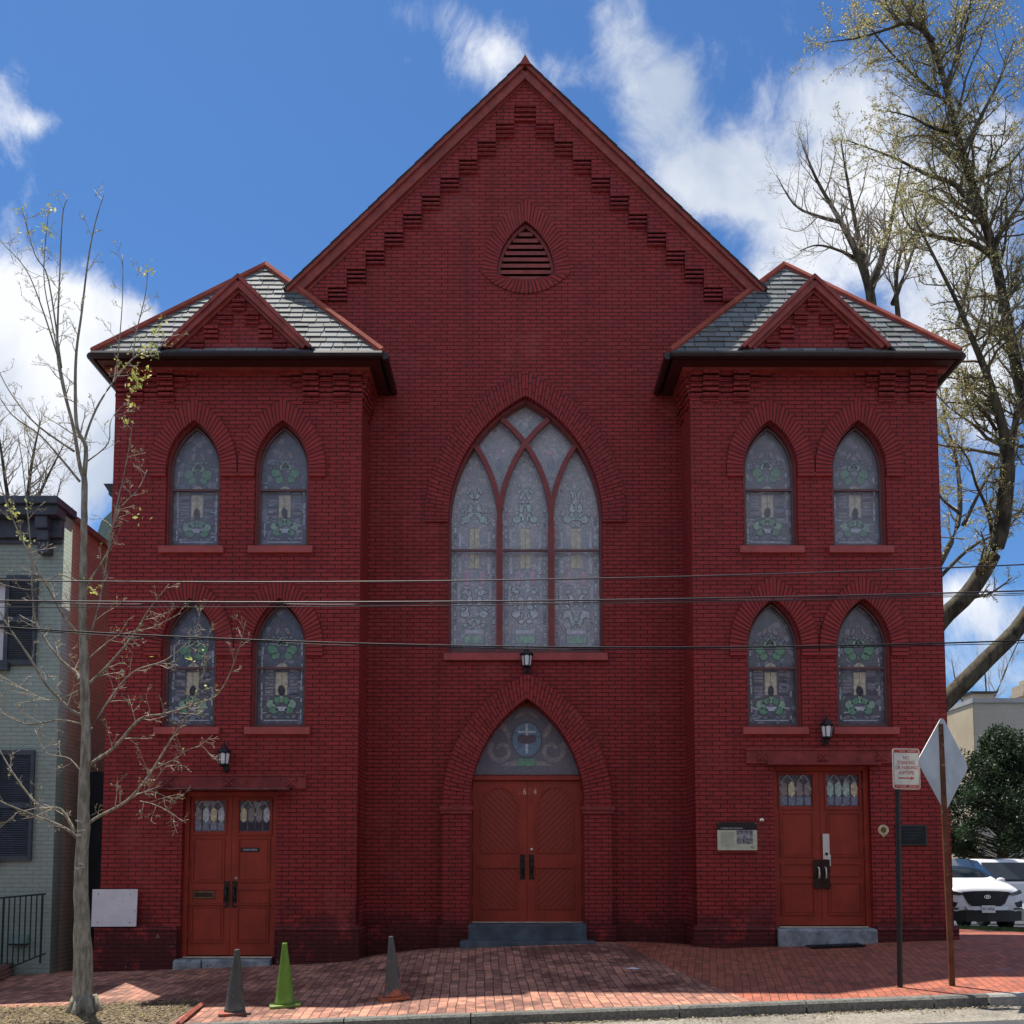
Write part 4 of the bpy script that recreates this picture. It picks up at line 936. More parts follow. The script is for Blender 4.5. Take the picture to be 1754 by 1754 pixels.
# --- side doors
def pmould(mb, x0, x1, z0, z1, y, w=.02, p=.02):
    mb.box(x0, x1, y-p, y-.0005, z0, z0+w); mb.box(x0, x1, y-p, y-.0005, z1-w, z1); mb.box(x0, x0+w, y-p, y-.0006, z0+w, z1-w); mb.box(x1-w, x1, y-p, y-.0006, z0+w, z1-w)
def side_door(x0, x1, zb, zt, wz0, wz1, cz, kind):
    y = .15
    mb = MB(); mb.box(x0+.002, x0+.075, y-.045, y+.12, zb-.02, zt-.002); mb.box(x1-.075, x1-.002, y-.045, y+.12, zb-.02, zt-.002); mb.box(x0+.075, x1-.075, y-.045, y+.12, zt-.075, zt-.002)
    dfr = mb.build('door_frame', 'doorold', church, bevel=.003)
    mid = (x0+x1)/2
    for k in (-1, 1):
        a, b = (x0+.08, mid-.003) if k < 0 else (mid+.003, x1-.08)
        wa, wb = (a+.06, b-.115) if k < 0 else (a+.115, b-.06)
        # stiles and rails round the glazed light
        mb = MB(); mb.box(a, b, y, y+.045, zb+.012, wz0); mb.box(a, b, y, y+.045, wz1, zt-.08); mb.box(a, wa, y, y+.045, wz0, wz1); mb.box(wb, b, y, y+.045, wz0, wz1)
        leaf = mb.build('door_leaf', 'doorold', church)
        mb = MB(); pmould(mb, wa-.035, wb+.035, wz0-.06, wz1+.03, y, .024, .022)
        for z0, z1 in cz:
            pmould(mb, wa-.012, wb+.012, z0, z1, y)
            if z1-z0 > .25: mb.box(wa+.03, wb-.03, y-.008, y-.0007, z0+.042, z1-.042)
        if kind == 'left': mb.box(wa-.05, wb+.05, y-.03, y-.001, cz[1][0]-.03, cz[1][0]-.005)
        mb.build('panel_moulding', 'doorold', leaf, bevel=.003)
        gl = MB(); gl.box(wa, wb, y+.025, y+.03, wz0, wz1)
        D = {'stain_dark': gl}; n = 4; cw = (wb-wa)/n; H = wz1-wz0; yy = y+.024
        for i in range(n):
            cx_ = wa+cw*(i+.5); c0, c1 = wz0+H*.32, wz0+H*.80; hw = cw*.40
            mt = R.choice(['cream', 'pearl', 'taupe', 'amber', 'cream'] if kind == 'left' else ['taupe', 'cream', 'taupe', 'leafl2'])
            D.setdefault('lead', MB()).prism(grow_poly([(cx_-hw, c0+.03), (cx_, c0-.02), (cx_+hw, c0+.03), (cx_+hw, c1-.06), (cx_, c1), (cx_-hw, c1-.06)], .006), yy-.003, yy)
            D.setdefault(mt, MB()).prism([(cx_-hw, c0+.03), (cx_, c0-.02), (cx_+hw, c0+.03), (cx_+hw, c1-.06), (cx_, c1), (cx_-hw, c1-.06)], yy-.006, yy-.0031)
            D.setdefault('darkgl' if (k > 0 and kind == 'left') else 'blueg2', MB()).prism(rect(cx_-hw, cx_+hw, wz0+.015, c0-.01), yy-.005, yy-.001)
        for i in range(2):
            cx_ = wa+cw*(2*i+1); pts = arch(cw*.95, H*.5, 8, cx_, wz0+H*.5)
            for q in range(len(pts)-1):
                D.setdefault('pearl', MB()).quadbar((pts[q][0], yy-.004, pts[q][1]), (pts[q+1][0], yy-.004, pts[q+1][1]), .008, .004)
        multi('leaded_light', D, leaf)
        if kind == 'left': door_handle(mid+k*.062, y, .97, leaf, .42)
        else:
            mb = MB(); mb.box(mid+k*.068-.062, mid+k*.068+.062, y-.040, y-.0305, 1.06, 1.52); mb.build('handle_plate', 'bronze', leaf, bevel=.003)
            xx = mid+k*.055; mb = MB(); mb.tube([(xx, y-.038, 1.22), (xx, y-.09, 1.24), (xx, y-.10, 1.31), (xx, y-.09, 1.38), (xx, y-.038, 1.40)], .012, 8); mb.build('pull_handle', 'steel', leaf, smooth=True)
        for zz in (zb+.35, zb+1.3, zt-.3):
            xx = a if k < 0 else b; mb = MB(); mb.tube([(xx, y-.012, zz-.06), (xx, y-.012, zz+.06)], .011, 6); mb.build('hinge', 'doorold', leaf)
    return dfr, mid, y
dfl, mid, y = side_door(-5.445, -3.955, .0, 2.60, 1.97, 2.46, [(1.16, 1.87), (.83, 1.06), (.21, .78)], 'left')
mb = MB(); mb.box(-5.29, -4.95, y-.028, y-.016, .905, 1.02); ms = mb.build('mail_slot', 'brass', dfl, bevel=.004)
mb = MB(); mb.box(-5.26, -4.98, y-.034, y-.0285, .93, .995); mb.build('mail_flap', 'bronze', ms)
mb = MB(); mb.lathe(0, 0, [(.001, 0), (.028, 0), (.028, .01), (.012, .022), (.001, .024)], 12); mb.v = [(a+mid+.085, y-c, 1.22+b) for a, b, c in mb.v]; mb.build('lock_cylinder', 'nickel', dfl)
mb = MB(); mb.box(-4.55, -4.25, y-.014, y-.009, 1.64, 1.71); nb = mb.build('name_plate', 'black', dfl)
lettering('plate_lettering', 'CHURCH OFFICE', .042, (-4.40, y-.0155, 1.675), 'white', nb, .002, width=.22)
dfr, mid, y = side_door(3.92, 5.455, .47, 3.01, 2.375, 2.875, [(1.56, 2.27), (1.25, 1.46), (.64, 1.16)], 'right')
mb = MB(); mb.box(mid+.03, mid+.135, y-.030, y-.0226, 1.525, 1.93); mb.box(mid+.105, mid+.150, y-.0295, y-.0225, 1.42, 1.60); sp_ = mb.build('guard_plate', 'steel', dfr)
mb = MB(); mb.lathe(0, 0, [(.001, 0), (.024, 0), (.020, .012), (.001, .014)], 12); mb.v = [(a+mid+.085, y-.0305-c, 1.61+b) for a, b, c in mb.v]; mb.build('lock_cylinder', 'black', dfr)
for (xa, xb, zb_, sl) in ((-5.40, -4.00, -.02, 0), (3.98, 5.38, .452, 0)):
    mb = MB(); mb.box(xa, xb, .03, .13, zb_, zb_+.018); mb.build('threshold', 'threshold', church)
# worn door stones
def stone(x0, x1, y0, y1, zt, zb, seed):
    rr = random.Random(seed); n = 12; mb = MB()
    for j, (yy, zz) in enumerate(((y1, zt), (y0+.03, zt-.01), (y0, zt-.04), (y0-.01, zb))):
        for i in range(n+1): mb.v.append((x0+(x1-x0)*i/n+(rr.uniform(-.01, .01)), yy+rr.uniform(-.012, .012)*(j > 0), zz+rr.uniform(-.010, .004)*(j > 0)))
    for j in range(3):
        for i in range(n): mb.f.append((j*(n+1)+i, (j+1)*(n+1)+i, (j+1)*(n+1)+i+1, j*(n+1)+i+1)); mb.uv.append(None); mb.t.append(None)
    for i in (0, n): mb.f.append((i, i+n+1, i+2*(n+1), i+3*(n+1)) if i else (3*(n+1), 2*(n+1), n+1, 0)); mb.uv.append(None); mb.t.append(None)
    return mb
mb = stone(-5.06, -4.0, -.10, .12, -.021, -.5, 1); p = stone(-5.50, -5.075, -.13, .12, -.026, -.5, 2); mb.add(p.v, p.f); mb.build('door_stone', 'granite', church)
stone(3.93, 5.47, -.12, .12, .451, -.2, 3).build('door_stone', 'granite', church)
# lintels with carved flowers
def lintel(x0, x1, z0, z1, blocks, name='door_lintel'):
    mb = MB(); mb.box(x0, x1, -.05, .0-.001, z0, z1); lt = mb.build(name, 'lintel', church, bevel=.004)
    mb = MB(); mb.box(x0-.01, x1+.01, -.075, -.0511, z1-.022, z1+.006); mb.build('lintel_fillet', 'lintel', lt)
    for bx in blocks:
        mb = MB(); cz_ = (z0+z1)/2-.005
        for q in range(4):
            an = math.pi/4+q*math.pi/2; 
            for d, rr_ in ((.052, .030), (.088, .020)): 
                px_, pz_ = bx+d*math.cos(an), cz_+d*math.sin(an); sp = [(px_+rr_*1.2*math.cos(t*math.pi/3), -.062, pz_+rr_*math.sin(t*math.pi/3)) for t in range(6)]
                mb.add(sp+[(px_, -.078, pz_)]+[(a, -.0505, c) for a, b, c in sp], [((t+1) % 6, t, 6) for t in range(6)]+[(t, (t+1) % 6, 7+(t+1) % 6, 7+t) for t in range(6)])
            an2 = q*math.pi/2; mb.quadbar((bx, -.058-.001*q, cz_), (bx+.10*math.cos(an2), -.058-.001*q, cz_+.085*math.sin(an2)), .018, .012)
        mb.lathe(bx, 0, [(.022, 0), (.022, .012), (.001, .02)], 10); nn = 30
        mb.v[-nn:] = [(a, -.064-c, cz_+b) for a, b, c in mb.v[-nn:]]
        mb.build('carved_flower', 'lintel', lt)
    return lt
lintel(-5.93, -3.49, 2.635, 2.86, (-5.67, -4.71, -3.72))
lintel(3.485, 5.84, 3.04, 3.275, (3.73, 4.70, 5.63))
mb = MB(); n = 24
for i in range(n+1):
    x = -5.90+2.20*i/n; zz = 2.63+R.uniform(-.006, .006); yo = R.uniform(-.01, .01)
    mb.v += [(x, -.002, zz+.02), (x, -.30+yo, zz), (x, -.30+yo, zz-.018), (x, -.002, zz-.012)]
for i in range(n):
    for k in range(4): a = i*4+k; b_ = i*4+(k+1) % 4; mb.f.append((a, b_, b_+4, a+4)); mb.uv.append(None); mb.t.append(None)
mb.build('door_hood', paint('weathered_hood_metal', (.16, .07, .06), .6, .4, 9, chips=(.42, .30, .27)), church)
mb = MB(); mb.box(3.80, 5.58, -.16, -.002, 3.012, 3.036); mb.build('door_hood', 'lintel', church)

# ------------------------------------------------------------------ wall fittings
def lantern(pt, label):
    x, y0, zc = pt; t = thing('wall_lantern', label, 'lantern', (x, y0, zc), 'black wall lanterns above the doors')
    yc = y0-.16
    mb = MB(); mb.lathe(x, yc, [(.001, zc+.30), (.006, zc+.24), (.018, zc+.22), (.010, zc+.20), (.028, zc+.185), (.045, zc+.175), (.05, zc+.16), (.115, zc+.10), (.120, zc+.085), (.10, zc+.082)], 6); mb.build('lantern_cap', 'black', t)
    mb = MB(); mb.lathe(x, yc, [(.092, zc+.08), (.066, zc-.10)], 6); mb.build('frosted_pane', 'frost', t)
    mb = MB()
    for k in range(6):
        an = 2*math.pi*k/6; c, s_ = math.cos(an), math.sin(an)
        mb.tube([(x+.098*c, yc+.098*s_, zc+.085), (x+.084*c, yc+.084*s_, zc), (x+.070*c, yc+.070*s_, zc-.105)], .0085, 4)
        a2 = an+math.pi/6; mb.tube([(x+.096*c, yc+.096*s_, zc+.06), (x+.085*math.cos(a2), yc+.085*math.sin(a2), zc+.082)], .010, 4); a3 = an-math.pi/6; mb.tube([(x+.096*c, yc+.096*s_, zc+.06), (x+.085*math.cos(a3), yc+.085*math.sin(a3), zc+.0821)], .010, 4)
    mb.lathe(x, yc, [(.074, zc-.10), (.080, zc-.115), (.05, zc-.14), (.02, zc-.155), (.016, zc-.18), (.001, zc-.20)], 6)
    mb.build('lantern_cage', 'black', t)
    mb = MB(); mb.lathe(0, 0, [(.001, 0), (.055, 0), (.05, .02), (.02, .03), (.001, .03)], 10); mb.v = [(x+a*.75, y0-c, zc-.16+b*1.3) for a, b, c in mb.v]
    mb.tube([(x, y0-.02, zc-.13), (x+.03, y0-.07, zc-.20), (x+.02, yc+.02, zc-.21), (x, yc, zc-.17)], .014, 6); mb.build('bracket', 'black', t)
p = P(388, 1299, -.02); lantern((p.x, 0, p.z), 'black wall lantern with frosted panes above the left door lintel')
p = P(904, 1133, NY); lantern((p.x-.02, NY, p.z), 'black wall lantern below the sill of the large central window')
p = P(1412, 1253, -.02); lantern((p.x, 0, p.z), 'black wall lantern above the chipped lintel of the right door')

t = thing('history_sign', 'cream information panel with black header and photo beside the right door', 'sign', (3.32, 0, 1.88))
mb = MB(); mb.box(3.01, 3.64, -.022, -.001, 1.625, 2.11); mb.build('backing', paint('sign_red_edge', (.20, .012, .010), .4, .1, 5), t)
mb = MB(); mb.box(3.012, 3.638, -.0265, -.0222, 1.985, 2.108); mb.build('header', 'black', t)
mb = MB(); mb.box(3.012, 3.638, -.0260, -.0221, 1.668, 1.984); mb.build('body_panel', paint('sign_cream', (.60, .62, .44), .5, .1, 8), t)
lettering('title_lettering', 'First Baptist Church, Georgetown', .032, (3.24, -.0280, 2.015), 'white', t, .001, width=.34)
mb = MB(); rr = random.Random(4)
for i in range(15):
    x = 3.065; 
    while x < 3.27:
        w_ = rr.uniform(.012, .035); mb.box(x, min(3.285, x+w_), -.0268, -.0262, 1.945-i*.0165, 1.952-i*.0165); x += w_+.006
mb.build('text_lines', paint('sign_grey_text', (.30, .32, .24), .6, .1, 9), t)
def photo_mat():
    m, nt, b = newmat('black_and_white_photo'); v = objvec(nt); cc = mix(nt, ramp(nt, noise(nt, v, 17, 6, .75), .30, .70), (.02, .02, .02), (.5, .48, .5)); nt.links.new(cc, b.inputs['Base Color']); return m
mb = MB(); mb.box(3.315, 3.573, -.0275, -.0262, 1.765, 1.983); mb.build('printed_photo', photo_mat(), t)
mb = MB(); cpt = [(3.56+.02*math.cos(a*math.pi/6), 1.715+.022*math.sin(a*math.pi/6)) for a in range(12)]; cpi = [(3.56+.011*math.cos(a*math.pi/6), 1.715+.012*math.sin(a*math.pi/6)) for a in range(12)]
band(cpt, cpi, -.0275, -.0262, mb); mb.build('emblem_ring', paint('sign_olive', (.10, .12, .04), .5, .1, 9), t)
mb = MB()
for a in (3.03, 3.62):
    for b in (1.645, 2.092): mb.lathe(0, 0, [(.001, 0), (.008, 0), (.004, .004), (.001, .004)], 8); mb.v[-32:] = [(a+p_, -.0267-r_, b+q_) for p_, q_, r_ in mb.v[-32:]]
mb.build('screws', 'nickel', t)
def disc(name, label, cat, x, z, y, prof, mat, n=16):
    mb = MB(); mb.lathe(0, 0, prof, n); mb.v = [(x+a, y-c, z+b) for a, b, c in mb.v]
    o = mb.build(name, mat, smooth=False); return tag(o, label, cat)
disc('door_buzzer', 'small round metal bell button above the cream information panel', 'door bell', 3.72, 2.14, 0, [(.001, .0), (.034, 0), (.034, .012), (.012, .024), (.001, .026)], 'nickel')
t = thing('medallion', 'round cream medallion plaque on the brick right of the right door', 'plaque', (5.64, 0, 1.97))
mb = MB(); mb.lathe(0, 0, [(.001, .001), (.085, .001), (.085, .014), (.075, .018), (.001, .018)], 24); mb.v = [(5.64+a, -c, 1.985+b) for a, b, c in mb.v]
mb.prism([(5.60, 1.915), (5.64, 1.868), (5.68, 1.915)], -.013, -.001); mb.build('disc', paint('aged_cream', (.62, .50, .28), .5, .2, 20), t)
mb = MB(); mb.lathe(0, 0, [(.001, .0182), (.045, .0182), (.04, .021), (.001, .021)], 20); mb.v = [(5.64+a, -c, 1.985+b) for a, b, c in mb.v]; mb.build('centre_boss', 'brass', t)
t = thing('dark_plaque', 'dark green bronze plaque on the brick behind the no parking post', 'plaque', (6.1, 0, 1.9))
mb = MB(); mb.box(5.83, 6.32, -.025, -.001, 1.745, 2.065); mb.build('plaque_edge', paint('plaque_green', (.05, .07, .06), .4, .2, 9), t, bevel=.006)
mb = MB(); mb.box(5.85, 6.30, -.029, -.0252, 1.765, 2.045); mb.build('plaque_face', paint('plaque_dark', (.010, .018, .022), .35, .2, 9), t)
mb = MB()
for i in range(4):
    mb.box(5.92+.02*i, 6.24-.02*i, -.0305, -.0292, 1.985-i*.05, 2.003-i*.05)
mb.build('raised_lines', paint('plaque_letter', (.025, .04, .045), .4, .2, 9), t)
o = thing('white_board', 'blank white board screwed to the brick at the lower left corner', 'board', (-6.45, 0, .77))
mb = MB(); mb.add([(-6.80, -.095, .475), (-6.10, -.095, .478), (-6.09, -.095, 1.058), (-6.795, -.095, 1.055), (-6.80, -.075, .475), (-6.10, -.075, .478), (-6.09, -.075, 1.058), (-6.795, -.075, 1.055)],
                 [(0, 1, 2, 3), (7, 6, 5, 4), (0, 4, 5, 1), (1, 5, 6, 2), (2, 6, 7, 3), (3, 7, 4, 0)]); mb.build('panel', 'white', o)
mb = MB(); mb.box(-6.72, -6.18, -.0745, -.0005, .56, .62); mb.box(-6.72, -6.18, -.0745, -.0006, .92, .98); mb.build('batten', 'trim', o)
mb = MB()
for a in (-6.70, -6.20):
    for b in (.54, .98): mb.lathe(0, 0, [(.001, 0), (.010, 0), (.006, .004), (.001, .004)], 8); mb.v[-32:] = [(a+p_, -.0955-r_, b+q_) for p_, q_, r_ in mb.v[-32:]]
mb.build('screws', 'bronze', o)
t = thing('doormat', 'black rubber doormat lying on the bricks before the right door', 'doormat', (4.65, -.35, g(4.65, -.35)))
mb = MB(); sheet(4.32, 5.15, -.55, -.15, 8, 4, .015, mb); n = len(mb.v); o = MB(); o.add(mb.v+[(a, b, c-.012) for a, b, c in mb.v], mb.f+[tuple(k+n for k in f[::-1]) for f in mb.f]); o.build('mat_body', 'black', t)
mb = MB()
for i in range(14): x = 4.35+i*.058; mb.box(x, x+.02, -.53, -.17, g(x, -.35)+.004, g(x, -.35)+.026)
mb.build('mat_ribs', 'black', t)

# ------------------------------------------------------------------ cones
def rubber(name, c, c2):
    m, nt, b = newmat(name); v = objvec(nt); s = nt.nodes.new('ShaderNodeSeparateXYZ'); nt.links.new(v, s.inputs[0])
    k = ramp(nt, mth(nt, 'ADD', noise(nt, v, 5, 7, .7), mth(nt, 'MULTIPLY', s.outputs[2], -.35)), .40, .56)
    cc = mix(nt, k, c, c2); cc = mix(nt, mth(nt, 'MULTIPLY', ramp(nt, noise(nt, v, 9, 8, .75), .45, .65), .5), cc, tuple(x*.5 for x in c)); cc = mix(nt, ramp(nt, noise(nt, v, 40, 4), .66, .72), cc, (.3, .28, .24))
    nt.links.new(cc, b.inputs['Base Color']); b.inputs['Roughness'].default_value = .6; bump(nt, b, noise(nt, v, 14, 5), .4, .01); return m
def cone(px, py, h, c, c2, cb, label, tilt=0):
    p = GP(px, py); t = thing('traffic_cone', label, 'traffic cone', p, 'traffic cones by the kerb')
    x, y, z = p; mb = MB(); mb.lathe(x, y, [(.125, z+.03), (.118, z+.05), (.098, z+.19), (.030, z+h-.02), (.028, z+h), (.020, z+h), (.018, z+h-.03)], 24)
    mb.build('cone_body', rubber('cone_rubber', c, c2), t, smooth=True)
    s_ = .185; n = 0; pts = []
    for (a, b) in ((1, 1), (-1, 1), (-1, -1), (1, -1)):
        for q in range(3):
            an = math.atan2(b, a)-math.pi/8*(1-q); pts.append((x+a*(s_-.05)+.05*math.cos(an), y+b*(s_-.05)+.05*math.sin(an)))
    c_, sn = math.cos(.25), math.sin(.25); pts = [(x+(a-x)*c_-(b-y)*sn, y+(a-x)*sn+(b-y)*c_) for a, b in pts]
    vs = [(a, b, g(a, b)+.004) for a, b in pts]+[(a, b, g(a, b)+.032) for a, b in pts]; n = 12
    mb = MB(); mb.add(vs, [tuple(range(n-1, -1, -1)), tuple(range(n, 2*n))]+[(i, (i+1) % n, n+(i+1) % n, n+i) for i in range(n)]); mb.build('cone_base', rubber('cone_base_rubber', cb, c2), t)
    t.rotation_euler = (0, tilt, 0)
cone(402, 1736, .74, (.075, .08, .07), (.14, .14, .12), (.45, .07, .03), 'grimy dark grey traffic cone, leftmost of the three by the kerb', .02)
cone(488, 1723, .75, (.14, .30, .025), (.22, .36, .06), (.18, .24, .08), 'bright green traffic cone between the two darker cones', -.02)
cone(674, 1711, .76, (.085, .09, .082), (.60, .16, .07), (.50, .15, .07), 'faded orange and grey traffic cone standing right of the green one', -.05)

# ------------------------------------------------------------------ street signs
p = GP(1546, 1691); t = thing('parking_sign', 'no standing or parking sign in red lettering on a black steel post', 'street sign', p)
topz = P(1546, 1345, p.y).z; xx, yy = p.x, p.y
mb = MB(); mb.tube([(xx-.03, yy, p.z-.1), (xx+.015, yy, topz+.35)], .033, 8); mb.build('post', 'black', t)
a = P(1528, 1282, yy-.05); b = P(1577, 1352, yy-.05); cx_, cz_ = (a.x+b.x)/2, (a.z+b.z)/2; hw, hh = (b.x-a.x)/2, (a.z-b.z)/2
def rrect(cx, cz, w, h, r, sk=.02):
    o = []
    for sx, sz, a0 in ((1, -1, -90), (1, 1, 0), (-1, 1, 90), (-1, -1, 180)):
        for q in range(5):
            an = rad(a0+q*22.5); o.append((cx+sx*(w-r)+r*math.cos(an), cz+sz*(h-r)+r*math.sin(an)-sk*(sx*(w-r)+r*math.cos(an))))
    return o
M['signwhite'] = paint('sign_white', (.72, .74, .68), .5, .08, 14, chips=(.55, .52, .42)); M['signred'] = paint('sign_red', (.50, .05, .04), .5, .2, 14, chips=(.6, .35, .25))
y0 = yy-.05
mb = MB(); mb.prism(rrect(cx_, cz_, hw, hh, .035), y0, y0+.006); mb.build('sign_panel', 'signwhite', t)
mb = MB(); band(rrect(cx_, cz_, hw-.010, hh-.010, .028), rrect(cx_, cz_, hw-.016, hh-.016, .024), y0-.001, y0-.0002, mb)
mb.prism([(cx_-hw+.022, cz_+hh-.050), (cx_+hw-.022, cz_+hh-.054), (cx_+hw-.022, cz_+hh-.022), (cx_-hw+.022, cz_+hh-.018)], y0-.0012, y0-.0003)
mb.prism([(cx_-hw+.022, cz_-hh+.022), (cx_+hw-.022, cz_-hh+.018), (cx_+hw-.022, cz_-hh+.052), (cx_-hw+.022, cz_-hh+.056)], y0-.0012, y0-.0003); mb.build('sign_border', 'signred', t)
for s_, z_, w_, h_ in (('NO', .130, .07, .062), ('STANDING', .072, .205, .062), ('OR PARKING', .012, .262, .062), ('ANYTIME', -.048, .185, .062)):
    lettering('sign_lettering', s_, h_, (cx_, y0-.0015, cz_+z_), 'signred', t, .001, width=w_)
lettering('sign_lettering', 'TOW AWAY', .030, (cx_+.02, y0-.0025, cz_+hh-.036), 'signwhite', t, .001, width=.20)
lettering('sign_lettering', 'IF TOWED 737-4404', .028, (cx_, y0-.0025, cz_-hh+.037), 'signwhite', t, .001, width=.25)
mb = MB(); az_ = cz_-.110; mb.prism([(cx_-.095, az_-.006), (cx_+.05, az_-.008), (cx_+.05, az_-.022), (cx_+.095, az_-.002), (cx_+.05, az_+.020), (cx_+.05, az_+.006), (cx_-.095, az_+.008)], y0-.002, y0-.0004); mb.build('arrow', 'signred', t)
mb = MB()
for zz in (hh-.036, -hh+.037): mb.lathe(0, 0, [(.001, 0), (.009, 0), (.006, .006), (.001, .006)], 8); mb.v[-32:] = [(cx_+p_, y0-.003-r_, cz_+zz+q_) for p_, q_, r_ in mb.v[-32:]]
mb.build('bolts', 'bronze', t)

p = GP(1632, 1689); t = thing('diamond_sign', 'bare metal back of a diamond road sign on a rusty brown channel post', 'street sign', p)
xx, yy = p.x, p.y; zt = P(1620, 1240, yy).z
M['rust'] = paint('rusty_post', (.13, .05, .02), .7, .35, 5, chips=(.30, .24, .18)); M['alu'] = paint('dull_aluminium', (.50, .52, .53), .5, .16, 3, metal=.35)
mb = MB(); hgt = zt-p.z; lean = -.035
def ch(z): return xx+lean*(z-p.z)/hgt*1.2
for (ox, oy, w_, d_) in ((0, 0, .055, .006), (-.027, .018, .006, .04), (.027, .018, .006, .04)):
    z0, z1 = p.z-.1, zt; mb.add([(ch(z0)+ox-w_/2, yy+oy-d_/2, z0), (ch(z0)+ox+w_/2, yy+oy-d_/2, z0), (ch(z0)+ox+w_/2, yy+oy+d_/2, z0), (ch(z0)+ox-w_/2, yy+oy+d_/2, z0), (ch(z1)+ox-w_/2, yy+oy-d_/2, z1), (ch(z1)+ox+w_/2, yy+oy-d_/2, z1), (ch(z1)+ox+w_/2, yy+oy+d_/2, z1), (ch(z1)+ox-w_/2, yy+oy+d_/2, z1)],
          [(0, 3, 2, 1), (4, 5, 6, 7), (0, 1, 5, 4), (1, 2, 6, 5), (2, 3, 7, 6), (3, 0, 4, 7)])
mb.build('channel_post', 'rust', t)
mb = MB(); z = p.z+.2
while z < zt-.03: mb.box(ch(z)-.0315, ch(z)-.0302, yy+.006, yy+.018, z, z+.012); z += .026
mb.build('post_holes', 'sill', t)
cz_ = P(1628, 1308, yy).z; cxx = ch(cz_)+.035; sd_ = .385*2**.5; r = .05
pts = []
for q in range(4):
    an = q*math.pi/2
    for d in (-.35, -.12, .12, .35):
        pts.append(((sd_-.07)*math.cos(an)+.075*math.cos(an+d*2.2), (sd_-.07)*math.sin(an)+.075*math.sin(an+d*2.2)))
yaw = rad(38); n = len(pts); vs = []
for dd in (-.002, .002):
    for (a, b) in pts: vs.append((cxx+a*math.cos(yaw)-dd*math.sin(yaw), yy+.055+a*math.sin(yaw)+dd*math.cos(yaw), cz_+b))
mb = MB(); mb.add(vs, [tuple(range(n)), tuple(range(2*n-1, n-1, -1))]+[(i, n+i, n+(i+1) % n, (i+1) % n) for i in range(n)]); mb.build('sign_blank', 'alu', t)
mb = MB()
for dz_ in (-.36, .34): mb.tube([(ch(cz_+dz_), yy-.012, cz_+dz_), (ch(cz_+dz_)+.02, yy+.055, cz_+dz_)], .011, 6)
mb.build('bolts', 'bronze', t)

# ------------------------------------------------------------------ overhead cables
M['cable'] = paint('black_cable', (.02, .02, .025), .6, .2, 3, spec=.2); M['cable2'] = paint('grey_cable', (.06, .05, .06), .5, .2, 3, spec=.3)
def cable(pts, r, label, mat='cable', Y=-5.7, twin=False):
    w = [P(px, py, Y) for px, py in pts]; mb = MB()
    # fit a sagging parabola through the three directions
    (x0, z0), (x1, z1), (x2, z2) = [(q.x, q.z) for q in w]
    L = []
    for i in range(61):
        x = -16+32*i/60; z = z0*(x-x1)*(x-x2)/((x0-x1)*(x0-x2))+z1*(x-x0)*(x-x2)/((x1-x0)*(x1-x2))+z2*(x-x0)*(x-x1)/((x2-x0)*(x2-x1)); L.append((x, Y, z))
    mb.tube(L, r, 6)
    if twin:
        mb.tube([(x, Y+.012*math.cos(x*9), z-.022+.004*math.sin(x*9)) for x, y, z in L for _ in (0,)], r*.6, 5)
    o = mb.build('overhead_cable', mat, smooth=True); tag(o, label, 'cable', 'cables strung across the front')
cable([(0, 994), (877, 993.5), (1754, 967)], .0075, 'topmost thin cable crossing in front of the church, rising to the right', 'cable2')
cable([(0, 1029), (877, 1029.5), (1754, 1012)], .0085, 'middle twisted cable crossing just below the topmost one', 'cable2', twin=True)
cable([(0, 1074), (877, 1107.5), (1754, 1097)], .0085, 'lowest dark cable crossing over the base of the central window', 'cable', twin=True)
cable([(0, 1040), (877, 1036), (1754, 1019)], .004, 'hair-thin wire hanging close under the twisted middle cable', 'cable', Y=-5.75)

